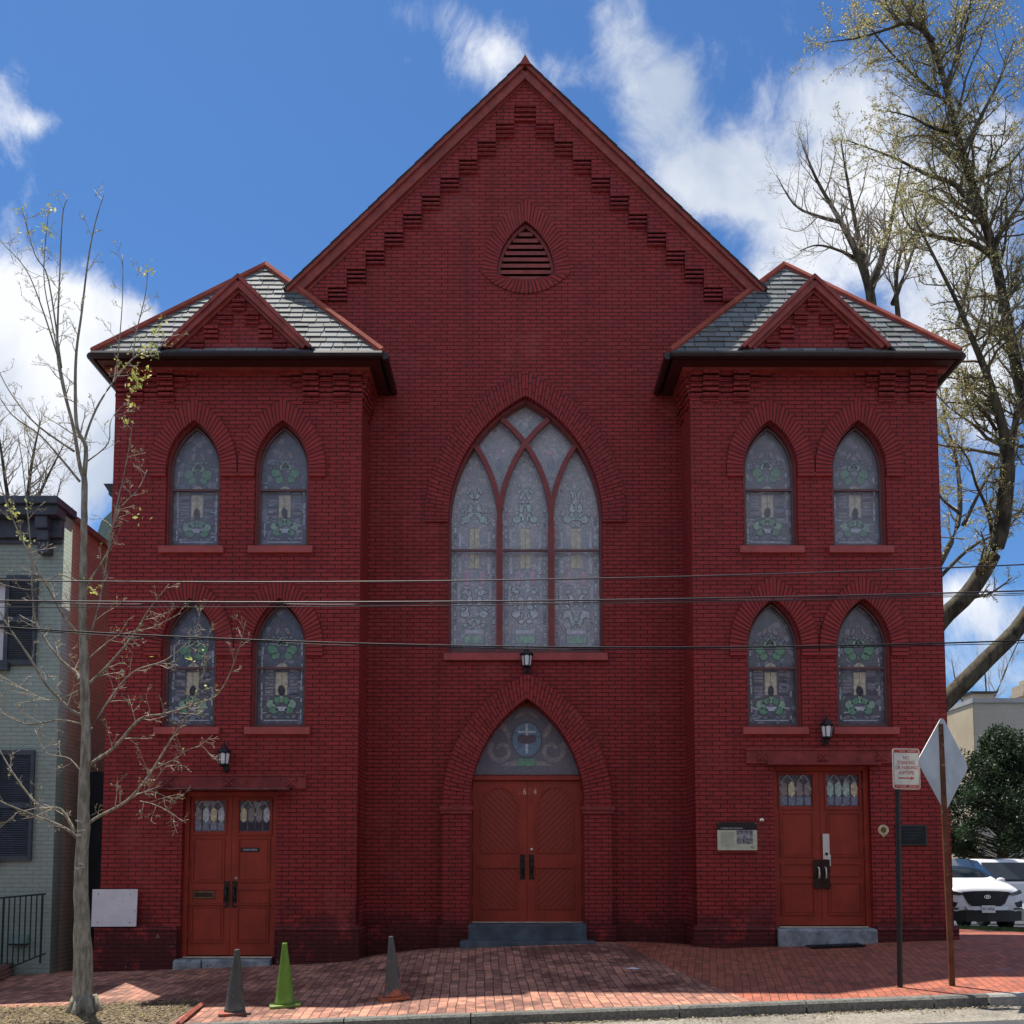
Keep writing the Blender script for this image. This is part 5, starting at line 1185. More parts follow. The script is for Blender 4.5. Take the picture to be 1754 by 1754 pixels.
# ------------------------------------------------------------------ trees
class Tree:
    def __init__(s, seed): s.r = random.Random(seed); s.w = MB(); s.tw = MB(); s.b = MB()
    def bud(s, p, size, n=1, spread=.03, col_=((.7, 1.3),)):
        r = s.r
        for _ in range(n):
            c = Vector(p)+Vector((r.gauss(0, spread), r.gauss(0, spread), r.gauss(0, spread)))
            a = Vector((r.gauss(0, 1), r.gauss(0, 1), r.gauss(0, 1))).normalized(); b = a.cross(Vector((r.gauss(0, 1), r.gauss(0, 1), r.gauss(0, 1)))).normalized()
            q = size*r.uniform(.6, 1.3); k = r.uniform(.55, 1.35)
            s.b.add([c-a*q, c-b*q*.5, c+a*q, c+b*q*.5], [(0, 1, 2, 3)], tint=(k*r.uniform(.85, 1.15), k, k*r.uniform(.7, 1.1)))
    def branch(s, p, d, L, r0, lvl, maxl, wig=.16, up=.08, kids=(6, 5, 4), budp=None, sides=4):
        r = s.r; n = max(3, min(9, int(L/.16))); pts = [Vector(p)]; d = Vector(d).normalized(); rs = [r0]
        for i in range(n):
            d = (d+Vector((r.gauss(0, wig), r.gauss(0, wig), r.gauss(0, wig)+up))).normalized(); pts.append(pts[-1]+d*(L/n)); rs.append(max(r0*(1-(i+1)/n*.72), .0022))
        (s.tw).tube(pts, rs, 3 if lvl > 1 else sides, cap=False)
        if lvl < maxl:
            k = kids[lvl] if lvl < len(kids) else 3
            for q in range(k):
                t = .15+.83*(q+r.random())/k; i = min(n-1, int(t*n)); f = t*n-i; pp = pts[i].lerp(pts[i+1], f); dd = (pts[i+1]-pts[i]).normalized()
                sd2 = dd.cross(Vector((r.gauss(0, 1), r.gauss(0, 1), r.gauss(0, 1)))).normalized()
                an = r.uniform(.55, 1.05); nd = dd*math.cos(an)+sd2*math.sin(an); s.branch(pp, nd, L*r.uniform(.34, .62)*(1.05-t*.45), max(rs[i]*.55, .003), lvl+1, maxl, wig, up, kids, budp, sides)
        if budp and lvl >= maxl-1:
            step, size, n_, spread = budp; m = max(1, int(L/step))
            for q in range(m):
                t = (q+r.random())/m
                if t < .12: continue
                i = min(n-1, int(t*n)); s.bud(pts[i].lerp(pts[i+1], t*n-i), size, n_, spread)
    def limb(s, pts, r0, r1, every, length, lvl=0, maxl=3, start=.12, **k):
        "smooth hand-laid limb with side branches"
        P_ = [Vector(p) for p in pts]; L = []
        for i in range(len(P_)-1):
            a = P_[max(0, i-1)]; b = P_[i]; c = P_[i+1]; d = P_[min(len(P_)-1, i+2)]
            for q in range(4):
                t = q/4; L.append(.5*((2*b)+(c-a)*t+(2*a-5*b+4*c-d)*t*t+(3*b-a-3*c+d)*t**3))
        L.append(P_[-1]); n = len(L); rs = [r0+(r1-r0)*(i/(n-1))**.8 for i in range(n)]
        s.w.tube(L, rs, 12 if r0 > .05 else (7 if r0 > .02 else 5), cap=True)
        tot = sum((L[i+1]-L[i]).length for i in range(n-1)); cnt = int(tot/every); r = s.r
        for q in range(cnt):
            t = start+(1-start)*(q+r.random())/cnt; i = min(n-2, int(t*(n-1))); pp = L[i].lerp(L[i+1], t*(n-1)-i); dd = (L[i+1]-L[i]).normalized()
            sd2 = dd.cross(Vector((r.gauss(0, 1), r.gauss(0, 1), r.gauss(0, 1)))).normalized(); an = r.uniform(.6, 1.15)
            s.branch(pp, dd*math.cos(an)+sd2*math.sin(an), length*r.uniform(.55, 1.2)*(1.1-.5*t), max(min(rs[i]*.45, .05), .004), lvl, maxl, **k)
        return L
    def build(s, t, bark_, twig, bud_, budname='buds'):
        s.w.build('trunk', bark_, t, smooth=True); s.tw.build('twigs', twig, t)
        if s.b.v: s.b.build(budname, bud_, t)

# young maple in the tree pit at the left
TY = GP(145, 1738).y; tp = GP(145, 1738)
t = thing('young_maple_tree', 'young bare maple with first yellow-green leaves in the kerbside tree pit', 'tree', tp)
T = Tree(11)
def LP(seq, dy0=0, dy1=0):
    n = len(seq)-1; return [P(px, py, TY+dy0+(dy1-dy0)*i/n) for i, (px, py) in enumerate(seq)]
trunk = [(145, 1745), (141, 1705), (141, 1600), (139, 1533), (142, 1416), (145, 1328), (147, 1246), (145, 1167), (142, 1089), (141, 1036), (143, 957), (144, 905), (144, 852), (144, 816)]
tr = LP(trunk); trr = [.16, .115, .100, .083, .072, .062, .055, .056, .050, .046, .041, .040, .038, .034]
L = []; rr_ = []
for i in range(len(tr)-1):
    for q in range(3): L.append(tr[i].lerp(tr[i+1], q/3)+Vector((T.r.gauss(0, .004), T.r.gauss(0, .004), 0))); rr_.append((trr[i]+(trr[i+1]-trr[i])*q/3)*T.r.uniform(.97, 1.04))
L.append(tr[-1]); rr_.append(trr[-1]); T.w.tube(L, rr_, 16)
for q in range(7):       # root flare
    an = q*.9; T.w.tube([tp+Vector((.11*math.cos(an), .11*math.sin(an), .22)), tp+Vector((.16*math.cos(an), .16*math.sin(an), .05)), tp+Vector((.24*math.cos(an), .24*math.sin(an), -.06))], [.04, .06, .03], 8)
KU = dict(wig=.10, up=.07, kids=(4, 3, 2), budp=(.11, .013, 1, .008))
KD = dict(wig=.13, up=.05, kids=(4, 3, 3), budp=(.16, .009, 1, .006))
for seq, dy, r0, kw, ev in [
    ([(144, 820), (137, 799), (126, 733), (109, 667), (99, 611), (99, 551), (102, 479), (107, 370), (116, 340)], .35, .030, KU, .30),
    ([(144, 816), (147, 766), (132, 733), (129, 667), (131, 601), (140, 535), (150, 452), (162, 386), (178, 333)], -.3, .032, KU, .30),
    ([(147, 770), (146, 750), (165, 700), (192, 657), (228, 614), (260, 598), (285, 575)], .5, .020, KU, .22),
    ([(192, 657), (198, 640), (205, 578), (210, 505), (210, 436)], .5, .010, KU, .3),
    ([(228, 614), (233, 571), (249, 505), (253, 462)], .4, .010, KU, .2),
    ([(99, 611), (71, 525), (43, 459), (0, 413)], .2, .013, KU, .26),
    ([(105, 630), (83, 479), (60, 436), (37, 356)], -.2, .013, KU, .26),
    ([(118, 700), (90, 560), (75, 470), (84, 352)], .3, .012, KU, .28),
    ([(137, 825), (100, 780), (66, 743), (20, 710), (-10, 664)], -.4, .018, KU, .25),
    ([(127, 773), (66, 730), (30, 690), (0, 640), (-30, 560)], .4, .016, KU, .25),
    ([(150, 790), (185, 760), (190, 720), (215, 690)], .2, .010, KU, .2),
    ([(152, 1172), (184, 1141), (228, 1089), (252, 1049), (290, 1000)], -.4, .024, KD, .14),
    ([(154, 1309), (195, 1281), (240, 1232), (281, 1223), (326, 1209), (376, 1186), (407, 1118), (421, 1064)], -.6, .026, KD, .14),
    ([(150, 1412), (170, 1398), (217, 1372), (253, 1331), (290, 1272), (324, 1218), (350, 1150), (357, 1090)], -.5, .026, KD, .15),
    ([(217, 1372), (255, 1355), (299, 1372)], -.5, .009, KD, .12), ([(240, 1372), (270, 1380), (299, 1398)], -.6, .007, KD, .12),
    ([(253, 1322), (300, 1300), (320, 1285), (348, 1277)], -.4, .009, KD, .12),
    ([(134, 1437), (109, 1417), (54, 1395), (0, 1372), (-50, 1340)], -.5, .026, KD, .16),
    ([(128, 1425), (104, 1386), (68, 1381), (27, 1331), (0, 1286), (-25, 1240)], .4, .026, KD, .16),
    ([(136, 1165), (131, 1152), (105, 1131), (73, 1089), (58, 1049), (54, 957), (50, 905), (39, 800), (30, 740)], .5, .028, KD, .18),
    ([(140, 1225), (121, 1215), (79, 1173), (52, 1128), (21, 1083), (0, 1049), (-30, 990)], -.4, .026, KD, .16),
    ([(140, 1090), (113, 1062), (84, 1010), (60, 968), (31, 910), (8, 852), (-10, 790)], -.5, .022, KD, .18),
    ([(138, 1240), (101, 1233), (52, 1241), (16, 1228), (0, 1215), (-30, 1180)], .3, .016, KD, .15),
    ([(150, 1000), (184, 947), (192, 905), (210, 866), (236, 839), (252, 805)], .4, .018, KD, .15),
    ([(152, 1095), (168, 1041), (181, 971), (194, 892), (215, 800), (228, 720)], -.3, .015, KD, .18),
    ([(150, 1260), (190, 1195), (230, 1150), (285, 1130), (330, 1090), (345, 1040)], .5, .017, KD, .14),
    ([(150, 1340), (120, 1300), (80, 1290), (60, 1250)], .3, .012, KD, .14),
    ([(150, 1130), (200, 1090), (260, 1075), (310, 1050)], .3, .012, KD, .13),
    ([(140, 1180), (90, 1200), (40, 1180), (-10, 1150)], .6, .012, KD, .14), ([(142, 1000), (100, 985), (60, 1010), (0, 1000)], .3, .010, KD, .15)]:
    hi = kw is KU
    T.limb(LP(seq, 0, dy), r0*(1 if hi else .85), .0045, ev*(1 if hi else 1.2), .42 if hi else .38, 1, 3, .12, **kw)
for (px, py, n_) in [(272, 570, 12), (262, 600, 12), (245, 600, 14), (232, 640, 16), (225, 660, 16), (240, 655, 12), (252, 640, 8), (280, 550, 9), (253, 463, 16), (222, 690, 10), (215, 720, 8), (205, 625, 10), (38, 360, 10), (40, 400, 8), (80, 352, 8), (76, 390, 8), (70, 420, 6), (331, 1115, 5), (330, 1130, 4), (352, 1180, 5), (265, 1125, 3), (160, 1010, 8), (170, 1005, 6), (240, 885, 5), (40, 920, 10), (22, 880, 10), (12, 860, 6), (50, 935, 5), (46, 865, 6)]:
    T.bud(P(px, py, TY+T.r.uniform(-.1, .4)), .032, int(n_*1.3), .042)
T.build(t, 'bark1', 'twig1', 'bud1', 'young_leaves')
# pale scar rings low on the trunk
mb = MB()
for (py, dxm) in ((1408, .005), (1424, -.004), (1432, .01), (1481, -.02), (1488, .015)):
    c = P(141, py, TY)
    for q in range(4):
        a0 = -math.pi/2+R.uniform(-.7, .4); rr2 = .092 if py < 1450 else .098
        mb.add([(c.x+rr2*math.cos(a0+u*.12), c.y+rr2*math.sin(a0+u*.12), c.z+v*.012+R.uniform(-.002, .002)+q*.006) for v in (-.5, .5) for u in range(5)], [(u, u+1, u+6, u+5) for u in range(4)])
mb.build('bark_scars', paint('pale_scar', (.55, .52, .45), .8, .2, 20), t)

# big ginkgo at the right, rooted behind the church corner
GY = 8.0
gx0 = P(1545, 1480, GY).x; base = Vector((gx0, GY, g(gx0, GY)-.05))
t = thing('ginkgo_tree', 'large ginkgo with fresh buds leaning out from behind the right tower', 'tree', base)
T = Tree(5)
def LG(seq, dy0=0, dy1=0): n = len(seq)-1; return [P(px, py, GY+dy0+(dy1-dy0)*i/n) for i, (px, py) in enumerate(seq)]
KG = dict(wig=.17, up=.05, kids=(6, 6, 5), budp=(.095, .030, 2, .024))
T.w.tube([base, base+Vector((.05, 0, 1.5)), P(1556, 1250, GY)], [.52, .42, .40], 16); T.w.tube([P(1556, 1252, GY), (gx0+.02, GY, 5.0), (gx0, GY, 6.6)], [.38, .28, .16], 12)
for seq, dy, r0, r1, ev, ln in [
    ([(1556, 1260), (1585, 1228), (1620, 1200), (1690, 1130), (1754, 1062), (1800, 960), (1795, 830), (1757, 700), (1735, 600), (1712, 480), (1690, 390), (1660, 300), (1640, 230), (1615, 130), (1590, 60), (1560, 10), (1540, -60)], 1.0, .30, .035, .30, 2.5),
    ([(1556, 1260), (1575, 1130), (1610, 1065), (1660, 1015), (1700, 950), (1716, 900), (1722, 850), (1726, 800), (1724, 760)], -.8, .27, .16, .6, 1.0),
    ([(1726, 800), (1718, 735), (1700, 670), (1682, 620), (1665, 580), (1640, 520), (1600, 440), (1570, 380)], -1.2, .158, .02, .24, 2.1),
    ([(1726, 800), (1738, 730), (1745, 690), (1770, 640), (1800, 560)], .3, .11, .03, .28, 1.7),
    ([(1700, 915), (1690, 870), (1672, 830), (1660, 790), (1640, 760)], -1.0, .06, .015, .22, 1.0),
    ([(1708, 740), (1680, 700), (1650, 690), (1615, 690)], -1.3, .055, .01, .2, .9),
    ([(1705, 440), (1660, 415), (1600, 405), (1560, 390), (1540, 350)], -.4, .10, .012, .22, 1.5),
    ([(1690, 390), (1640, 320), (1590, 300), (1530, 270), (1450, 240)], .8, .10, .012, .22, 1.5),
    ([(1720, 500), (1700, 560), (1660, 590), (1620, 600)], .5, .07, .01, .22, 1.2),
    ([(1600, 70), (1560, 40), (1520, 50), (1470, 65), (1415, 72)], -.5, .07, .010, .2, 1.3),
    ([(1630, 180), (1590, 150), (1545, 110), (1500, 60), (1470, 20)], .9, .06, .010, .2, 1.3),
    ([(1650, 260), (1680, 200), (1710, 140), (1740, 60)], .8, .08, .012, .2, 1.5), ([(1700, 420), (1740, 360), (1780, 300)], -.5, .09, .02, .22, 1.6),
    ([(1620, 150), (1640, 90), (1660, 20), (1670, -50)], -.5, .07, .012, .22, 1.4), ([(1600, 90), (1560, 20), (1500, -30)], .5, .05, .01, .24, 1.2),
    ([(1670, 310), (1730, 280), (1790, 200)], .9, .07, .012, .22, 1.4), ([(1640, 230), (1600, 220), (1560, 200), (1520, 190)], -.9, .06, .01, .2, 1.2),
    ([(1720, 520), (1750, 480), (1790, 430)], .9, .08, .02, .22, 1.5), ([(1716, 890), (1740, 880), (1770, 870)], .5, .05, .01, .25, 1.0)]:
    T.limb(LG(seq, 0, dy), r0*.88, r1, ev*.80, ln*1.10, 1, 3, .03 if r0 < .25 else .33, **KG)
for pts in ([(gx0, GY, 6.5), (gx0-1.2, GY-.8, 8.4), (gx0-2.6, GY-1.6, 9.6), (gx0-4.2, GY-2.2, 10.2)], [(gx0, GY, 5.2), (gx0-.8, GY-1.4, 7.2), (gx0-1.3, GY-3.0, 8.4), (gx0-1.6, GY-4.4, 8.8)],
            [(gx0, GY, 6.0), (gx0-1.5, GY+.8, 8.6), (gx0-3.0, GY+1.2, 10.6)], [(gx0, GY, 6.2), (gx0-.9, GY-.6, 9.0), (gx0-1.8, GY-1.2, 11.2)]):
    T.limb(pts, .14, .03, .13, 1.9, 1, 3, .15, **KG)      # hidden limbs on the church side, added to shade the right sidewalk
T.build(t, 'bark2', 'twig2', 'bud2', 'buds')

# grey trees further back
def far_tree(base_px, Y, limbs, seed, label, name, ln, ev, twig, bud=None, r0=.22, maxl=3, kids=(5, 5, 4), group=None):
    b = P(base_px[0], base_px[1], Y); gz0 = g(b.x, Y); base = Vector((b.x, Y, gz0))
    t = thing(name, label, 'tree', base, group); T = Tree(seed)
    T.w.tube([base, b], [r0*1.4, r0], 10)
    for seq, dy, ra, rb in limbs:
        n = len(seq)-1; T.limb([P(px, py, Y+dy*i/n) for i, (px, py) in enumerate(seq)], ra, rb, ev, ln, 1, maxl, .2, wig=.13, up=.10, kids=kids, budp=bud)
    T.build(t, 'bark2', twig, 'bud3')
far_tree((1495, 560), 17, [([(1495, 560), (1490, 500), (1470, 440), (1440, 380), (1400, 310), (1375, 250)], -1, .2, .02), ([(1492, 520), (1480, 450), (1465, 380), (1450, 300), (1440, 240)], 1, .14, .02),
    ([(1490, 500), (1515, 430), (1530, 360), (1545, 280)], .5, .14, .02), ([(1440, 380), (1400, 370), (1360, 350), (1330, 300)], 1, .08, .012), ([(1480, 450), (1440, 430), (1400, 420), (1370, 430)], -1, .07, .012), ([(1530, 520), (1560, 440), (1590, 350)], 1, .1, .02),
    ([(1540, 560), (1535, 480), (1550, 420), (1600, 380)], -1, .1, .02)], 21, 'bare grey twiggy tree rising behind the slate roof of the right tower', 'bare_tree', 1.9, .28, 'twig3', (.16, .020, 1, .015))
far_tree((1585, 1010), 26, [([(1585, 1010), (1640, 900), (1640, 800), (1620, 720), (1605, 640)], 1, .16, .02), ([(1650, 900), (1690, 820), (1740, 740)], 0, .1, .02), ([(1645, 880), (1610, 850), (1590, 800)], 0, .08, .02),
    ([(1590, 1010), (1660, 940), (1730, 900), (1760, 850)], 1, .1, .02), ([(1640, 560), (1660, 480), (1700, 400), (1720, 330)], 1, .1, .02)], 31, 'slim bare tree seen low between the ginkgo limbs', 'bare_tree', 2.0, .4, 'twig3', (.22, .022, 1, .02))
far_tree((40, 980), 24, [([(40, 980), (45, 880), (55, 790), (70, 720)], 1, .14, .02), ([(40, 980), (15, 860), (0, 760), (-15, 690)], 0, .12, .02), ([(44, 900), (80, 820), (110, 760)], 1, .08, .02), ([(40, 920), (-20, 850), (-60, 760)], 1, .1, .02), ([(60, 960), (90, 880), (105, 820)], 0, .06, .015)], 41,
    'pale twiggy tree with faint buds behind the roof of the green house', 'budding_tree', 1.7, .28, 'twig3', (.14, .026, 1, .02))
far_tree((1640, 1300), 58, [([(1640, 1300), (1655, 1230), (1640, 1180), (1630, 1130)], 0, .12, .02), ([(1645, 1290), (1700, 1200), (1730, 1130), (1754, 1080)], 0, .12, .02), ([(1650, 1270), (1650, 1190), (1690, 1110)], 2, .08, .02)], 51, 'distant bare tree above the pale building beyond the street', 'bare_tree', 2.4, .5, 'twig3')

# evergreen magnolia beyond the parked cars
MY = 20.0; c0 = P(1712, 1330, MY); t = thing('magnolia_tree', 'dense dark glossy evergreen beyond the parked cars', 'tree', (c0.x, MY, g(c0.x, MY)))
T = Tree(8); mb = MB(); zb = g(c0.x, MY)
T.w.tube([(c0.x, MY, zb), (c0.x, MY, zb+3), (c0.x-.1, MY, 6.0)], [.22, .16, .04], 10)
T.w.tube([(c0.x-.9, MY+.6, zb), (c0.x-.8, MY+.5, zb+3)], [.12, .08], 8); T.w.tube([(c0.x+1.1, MY-.2, zb), (c0.x+.7, MY-.1, zb+3.2)], [.14, .08], 8)
rr = T.r; ztop = P(1690, 1238, MY).z; zlow = P(1700, 1452, MY).z
clumps = []
for i in range(190):
    v = rr.random()**1.35; z = zlow-.05+(ztop-zlow-.35)*v; rad_ = (2.6*(1-v**1.6)+.35)*rr.uniform(.3, 1.0); an = rr.uniform(0, 6.283)
    clumps.append((c0.x-.05+rad_*math.cos(an)+.25*math.sin(v*9)*v, MY+rad_*math.sin(an), z, rr.uniform(.28, .55)))
for (x, y, z, q) in clumps:
    T.w.tube([(c0.x, MY, max(zb+1.5, z-.8)), (x, y, z)], [.03, .012], 4, cap=False)
    k0 = rr.uniform(.6, 1.25)
    for j in range(190):
        d = Vector((rr.gauss(0, 1), rr.gauss(0, 1), rr.gauss(0, .8))).normalized()*q*rr.uniform(.55, 1.05); c = Vector((x, y, z))+d
        a = (d.normalized()*.6+Vector((rr.gauss(0, .6), rr.gauss(0, .6), rr.gauss(0, .5)+.2))).normalized(); b = a.cross(Vector((rr.gauss(0, 1), rr.gauss(0, 1), rr.gauss(0, 1)))).normalized(); s_ = rr.uniform(.045, .085); k = k0*rr.uniform(.6, 1.4)
        T.b.add([c-a*s_, c-b*s_*.42, c+a*s_, c+b*s_*.42], [(0, 1, 2, 3)], tint=(k, k*rr.uniform(.95, 1.1), k*.9))
T.w.build('trunk', 'bark2', t); T.b.build('crown', 'evergreen', t)

# ------------------------------------------------------------------ houses left
M['greenbrick'] = brick_mat('pale_green_painted_brick', (.32, .40, .35), (.30, .375, .33), (.24, .30, .27), ms=.006, grime=False)
M['orangebrick'] = brick_mat('orange_brick', (.48, .41, .31), (.42, .36, .27), (.30, .22, .17), ms=.006, grime=False)
M['slatepaint'] = paint('slate_blue_paint', (.055, .066, .085), .5, .2, 6); M['hgreen'] = paint('pale_green_trim', (.17, .24, .21), .6, .1, 6)
HX = -7.47; HZ = P(105, 850, 0).z-.2
t = thing('green_house', 'pale green painted brick row house with dark shutters beside the church', 'house', (HX-2.5, 0, g(HX, 0)))
sh_u = (-8.35, -7.85, 4.62, 6.08); wu = (-9.35, -8.36, 4.66, 6.05); wl = (-9.4, -8.42, 1.55, 3.22); sh_l = (-8.41, -7.80, 1.50, 3.25)
plate('front_wall', [(-12.5, -1), (HX, -1), (HX, HZ-.1), (-12.5, HZ-.1)], [[(wu[0], wu[2]), (wu[1], wu[2]), (wu[1], wu[3]), (wu[0], wu[3])], [(wl[0], wl[2]), (wl[1], wl[2]), (wl[1], wl[3]), (wl[0], wl[3])]], 0, .3, 'greenbrick', t)
mb = MB(); mb.box(HX-.3, HX-.001, .301, 9, -1, HZ-.12); mb.box(-12.5, -12.2, .301, 9, -1, HZ-.12); mb.box(-12.2, HX-.3, 8.7, 9, -1, HZ-.12); mb.build('side_wall', 'orangebrick', t)
mb = MB(); mb.box(-12.5, HX+.06, .35, 9.06, HZ-.119, HZ-.02); mb.build('roof', paint('brown_roof_edge', (.22, .13, .10), .7, .2, 6), t)
mb = MB(); mb.box(-12.5, HX+.05, -.42, .34, HZ-.06, HZ+.06); mb.box(-12.5, HX+.02, -.34, .0, HZ-.22, HZ-.061); mb.box(-12.5, HX+.0, -.12, -.001, HZ-.52, HZ-.221); mb.box(-12.5, HX-.02, -.05, -.0005, HZ-.60, HZ-.521)
mb.build('cornice', 'slatepaint', t, bevel=.01)
for x in (-7.72, -9.2, -10.7):
    mb = MB(); mb.box(x-.10, x+.10, -.30, -.121, HZ-.42, HZ-.222); mb.box(x-.09, x+.09, -.20, -.0006, HZ-.80, HZ-.601); mb.box(x-.09, x+.09, -.24, -.1205, HZ-.6005, HZ-.42); mb.build('cornice_bracket', 'slatepaint', t, bevel=.015)
def shutter(s4):
    x0, x1, z0, z1 = s4; mb = MB(); y = -.06
    mb.box(x0, x0+.055, y, y+.045, z0, z1); mb.box(x1-.055, x1, y, y+.045, z0, z1)
    for z in (z0, (z0+z1)/2-.04, z1-.08): mb.box(x0+.0551, x1-.0551, y+.001, y+.044, z, z+.08)
    z = z0+.09
    while z < z1-.1:
        mb.add([(x0+.055, y+.008, z), (x1-.055, y+.008, z), (x1-.055, y+.036, z+.035), (x0+.055, y+.036, z+.035)], [(0, 1, 2, 3)]); z += .036
    mb.build('shutter', 'slatepaint', t)
shutter(sh_u); shutter(sh_l)
for (x0, x1, z0, z1) in (wu, wl):
    mb = MB()
    for b4 in ((x0, x0+.06, z0, z1), (x1-.06, x1, z0, z1)): mb.box(b4[0], b4[1], .06, .16, z0, z1)
    mb.box(x0+.06, x1-.06, .06, .16, z1-.07, z1); mb.box(x0+.06, x1-.06, .06, .16, z0, z0+.06); mb.box(x0+.06, x1-.06, .07, .15, (z0+z1)/2-.02, (z0+z1)/2+.02); w = mb.build('window', 'slatepaint', t)
    mb = MB(); mb.box(x0+.05, x1-.05, .17, .175, z0, z1); mb.build('blind', 'white', w)
    mb = MB(); mb.box(x0-.06, x1+.10, -.10, .05, z0-.13, z0-.002); mb.build('sill', 'slatepaint', w)
# gate in the alley
t = thing('alley_gate', 'dark navy board gate closing the narrow alley left of the church', 'gate', (-7.1, 1.0, g(-7.1, 1)))
mb = MB()
for i in range(6): x = HX+.02+i*.118; mb.box(x, x+.112, 1.0, 1.03, -.25, 3.0)
mb.build('boards', paint('dark_navy_paint', (.012, .018, .028), .5, .3, 5), t); mb = MB(); mb.box(HX+.01, -6.77, 1.0305, 1.07, .3, .42); mb.box(HX+.01, -6.77, 1.0305, 1.07, 2.5, 2.62); mb.build('rails', 'slatepaint', t)
# low brick edging and planting bed with railing before the green house
M['oldbrick'] = brick_mat('old_edging_brick', (.20, .09, .06), (.12, .06, .045), (.30, .26, .22), bw=.2, rh=.065, ms=.008, grime=False)
e0_, e1_ = GP(92, 1652), GP(-60, 1712)
t = thing('brick_edging', 'low old brick edging with pale mortar running out from the green house', 'kerb wall', e0_)
mb = MB(); d = (e1_-e0_); d.z = 0; L_ = d.length; d.normalize(); nr = Vector((-d.y, d.x, 0))*.06
mb2 = MB(); k = 0; s_ = 0
while s_ < L_:
    w_ = .105; a = e0_+d*s_; b = e0_+d*(s_+w_-.012); h_ = .085+.03*s_+R.uniform(-.006, .006); za, zb_ = g(a.x, a.y)-.1, g(b.x, b.y)-.1
    vs = [a-nr, b-nr, b+nr, a+nr]; mb.add([(v.x, v.y, g(a.x, a.y)-.1) for v in vs]+[(v.x, v.y, g(a.x, a.y)+h_) for v in vs], [(0, 1, 2, 3), (7, 6, 5, 4), (4, 5, 1, 0), (5, 6, 2, 1), (6, 7, 3, 2), (7, 4, 0, 3)]); s_ += w_
mb.build('bricks', 'oldbrick', t); mb = MB(); vs = [e0_-nr*.85, e1_-nr*.85, e1_+nr*.85, e0_+nr*.85]
mb.add([(v.x, v.y, g(v.x, v.y)-.1) for v in vs]+[(v.x, v.y, g(v.x, v.y)+(.07 if i in (0, 3) else .10)) for i, v in enumerate(vs)], [(0, 1, 2, 3), (7, 6, 5, 4), (4, 5, 1, 0), (5, 6, 2, 1), (6, 7, 3, 2), (7, 4, 0, 3)]); mb.build('mortar', paint('mortar_grey', (.36, .33, .28), .9, .2, 20), t)
mb = MB(); mb.add([(e0_.x+.02, -.02, g(e0_.x, 0)+.10), (e0_.x, e0_.y+.07, g(e0_.x, e0_.y)+.075), (e1_.x, e1_.y+.07, g(e1_.x, e1_.y)+.11), (-12, e1_.y+.07, g(-12, e1_.y)+.11), (-12, -.02, g(-12, 0)+.10)], [(0, 4, 3, 2, 1)])
structure('front_bed', mb, paint('grey_paving', (.10, .10, .09), .9, .3, 7))
t = thing('iron_railing', 'dark green iron railing of thin upright bars before the green house', 'railing', (-7.6, -.25, 0))
mb = MB(); y = -.28; M['railg'] = paint('dark_green_iron', (.014, .028, .028), .45, .2, 9)
ra, rb = P(75, 1531, y), P(0, 1538, y); ba, bb = P(70, 1636, y), P(0, 1664, y)
def lerpx(p, q, x): tt = (x-p.x)/(q.x-p.x); return p.z+(q.z-p.z)*tt
mb.tube([(ra.x+.03, y, ra.z), (-9.6, y, lerpx(ra, rb, -9.6))], .016, 6); mb.tube([(ra.x+.06, y, lerpx(ba, bb, ra.x+.06)), (-9.6, y, lerpx(ba, bb, -9.6))], .013, 6); mb.build('rails', 'railg', t)
mb = MB(); x = ra.x-.02; i = 0
while x > -9.5:
    mb.tube([(x, y, lerpx(ba, bb, x)-(.12 if i % 7 == 0 else 0)), (x, y, lerpx(ra, rb, x))], .011 if i % 7 else .018, 5); x -= .085; i += 1
mb.build('bars', 'railg', t)
t = thing('wall_vent', 'pale green vent hood on the green house wall behind the railing', 'vent', (-8.1, 0, .5))
a, b = P(20, 1600, 0), P(52, 1615, 0); mb = MB(); mb.add([(a.x, -.15, b.z), (b.x, -.15, b.z), (b.x, -.001, b.z), (a.x, -.001, b.z), (a.x+.02, -.03, a.z), (b.x-.02, -.03, a.z), (b.x-.02, -.001, a.z), (a.x+.02, -.001, a.z)], [(0, 3, 2, 1), (4, 5, 6, 7), (0, 1, 5, 4), (1, 2, 6, 5), (2, 3, 7, 6), (3, 0, 4, 7)]); mb.build('hood', 'hgreen', t)
mb = MB(); mb.box(a.x+.02, b.x-.02, -.13, -.02, b.z-.03, b.z-.002); mb.build('grille', 'black', t)
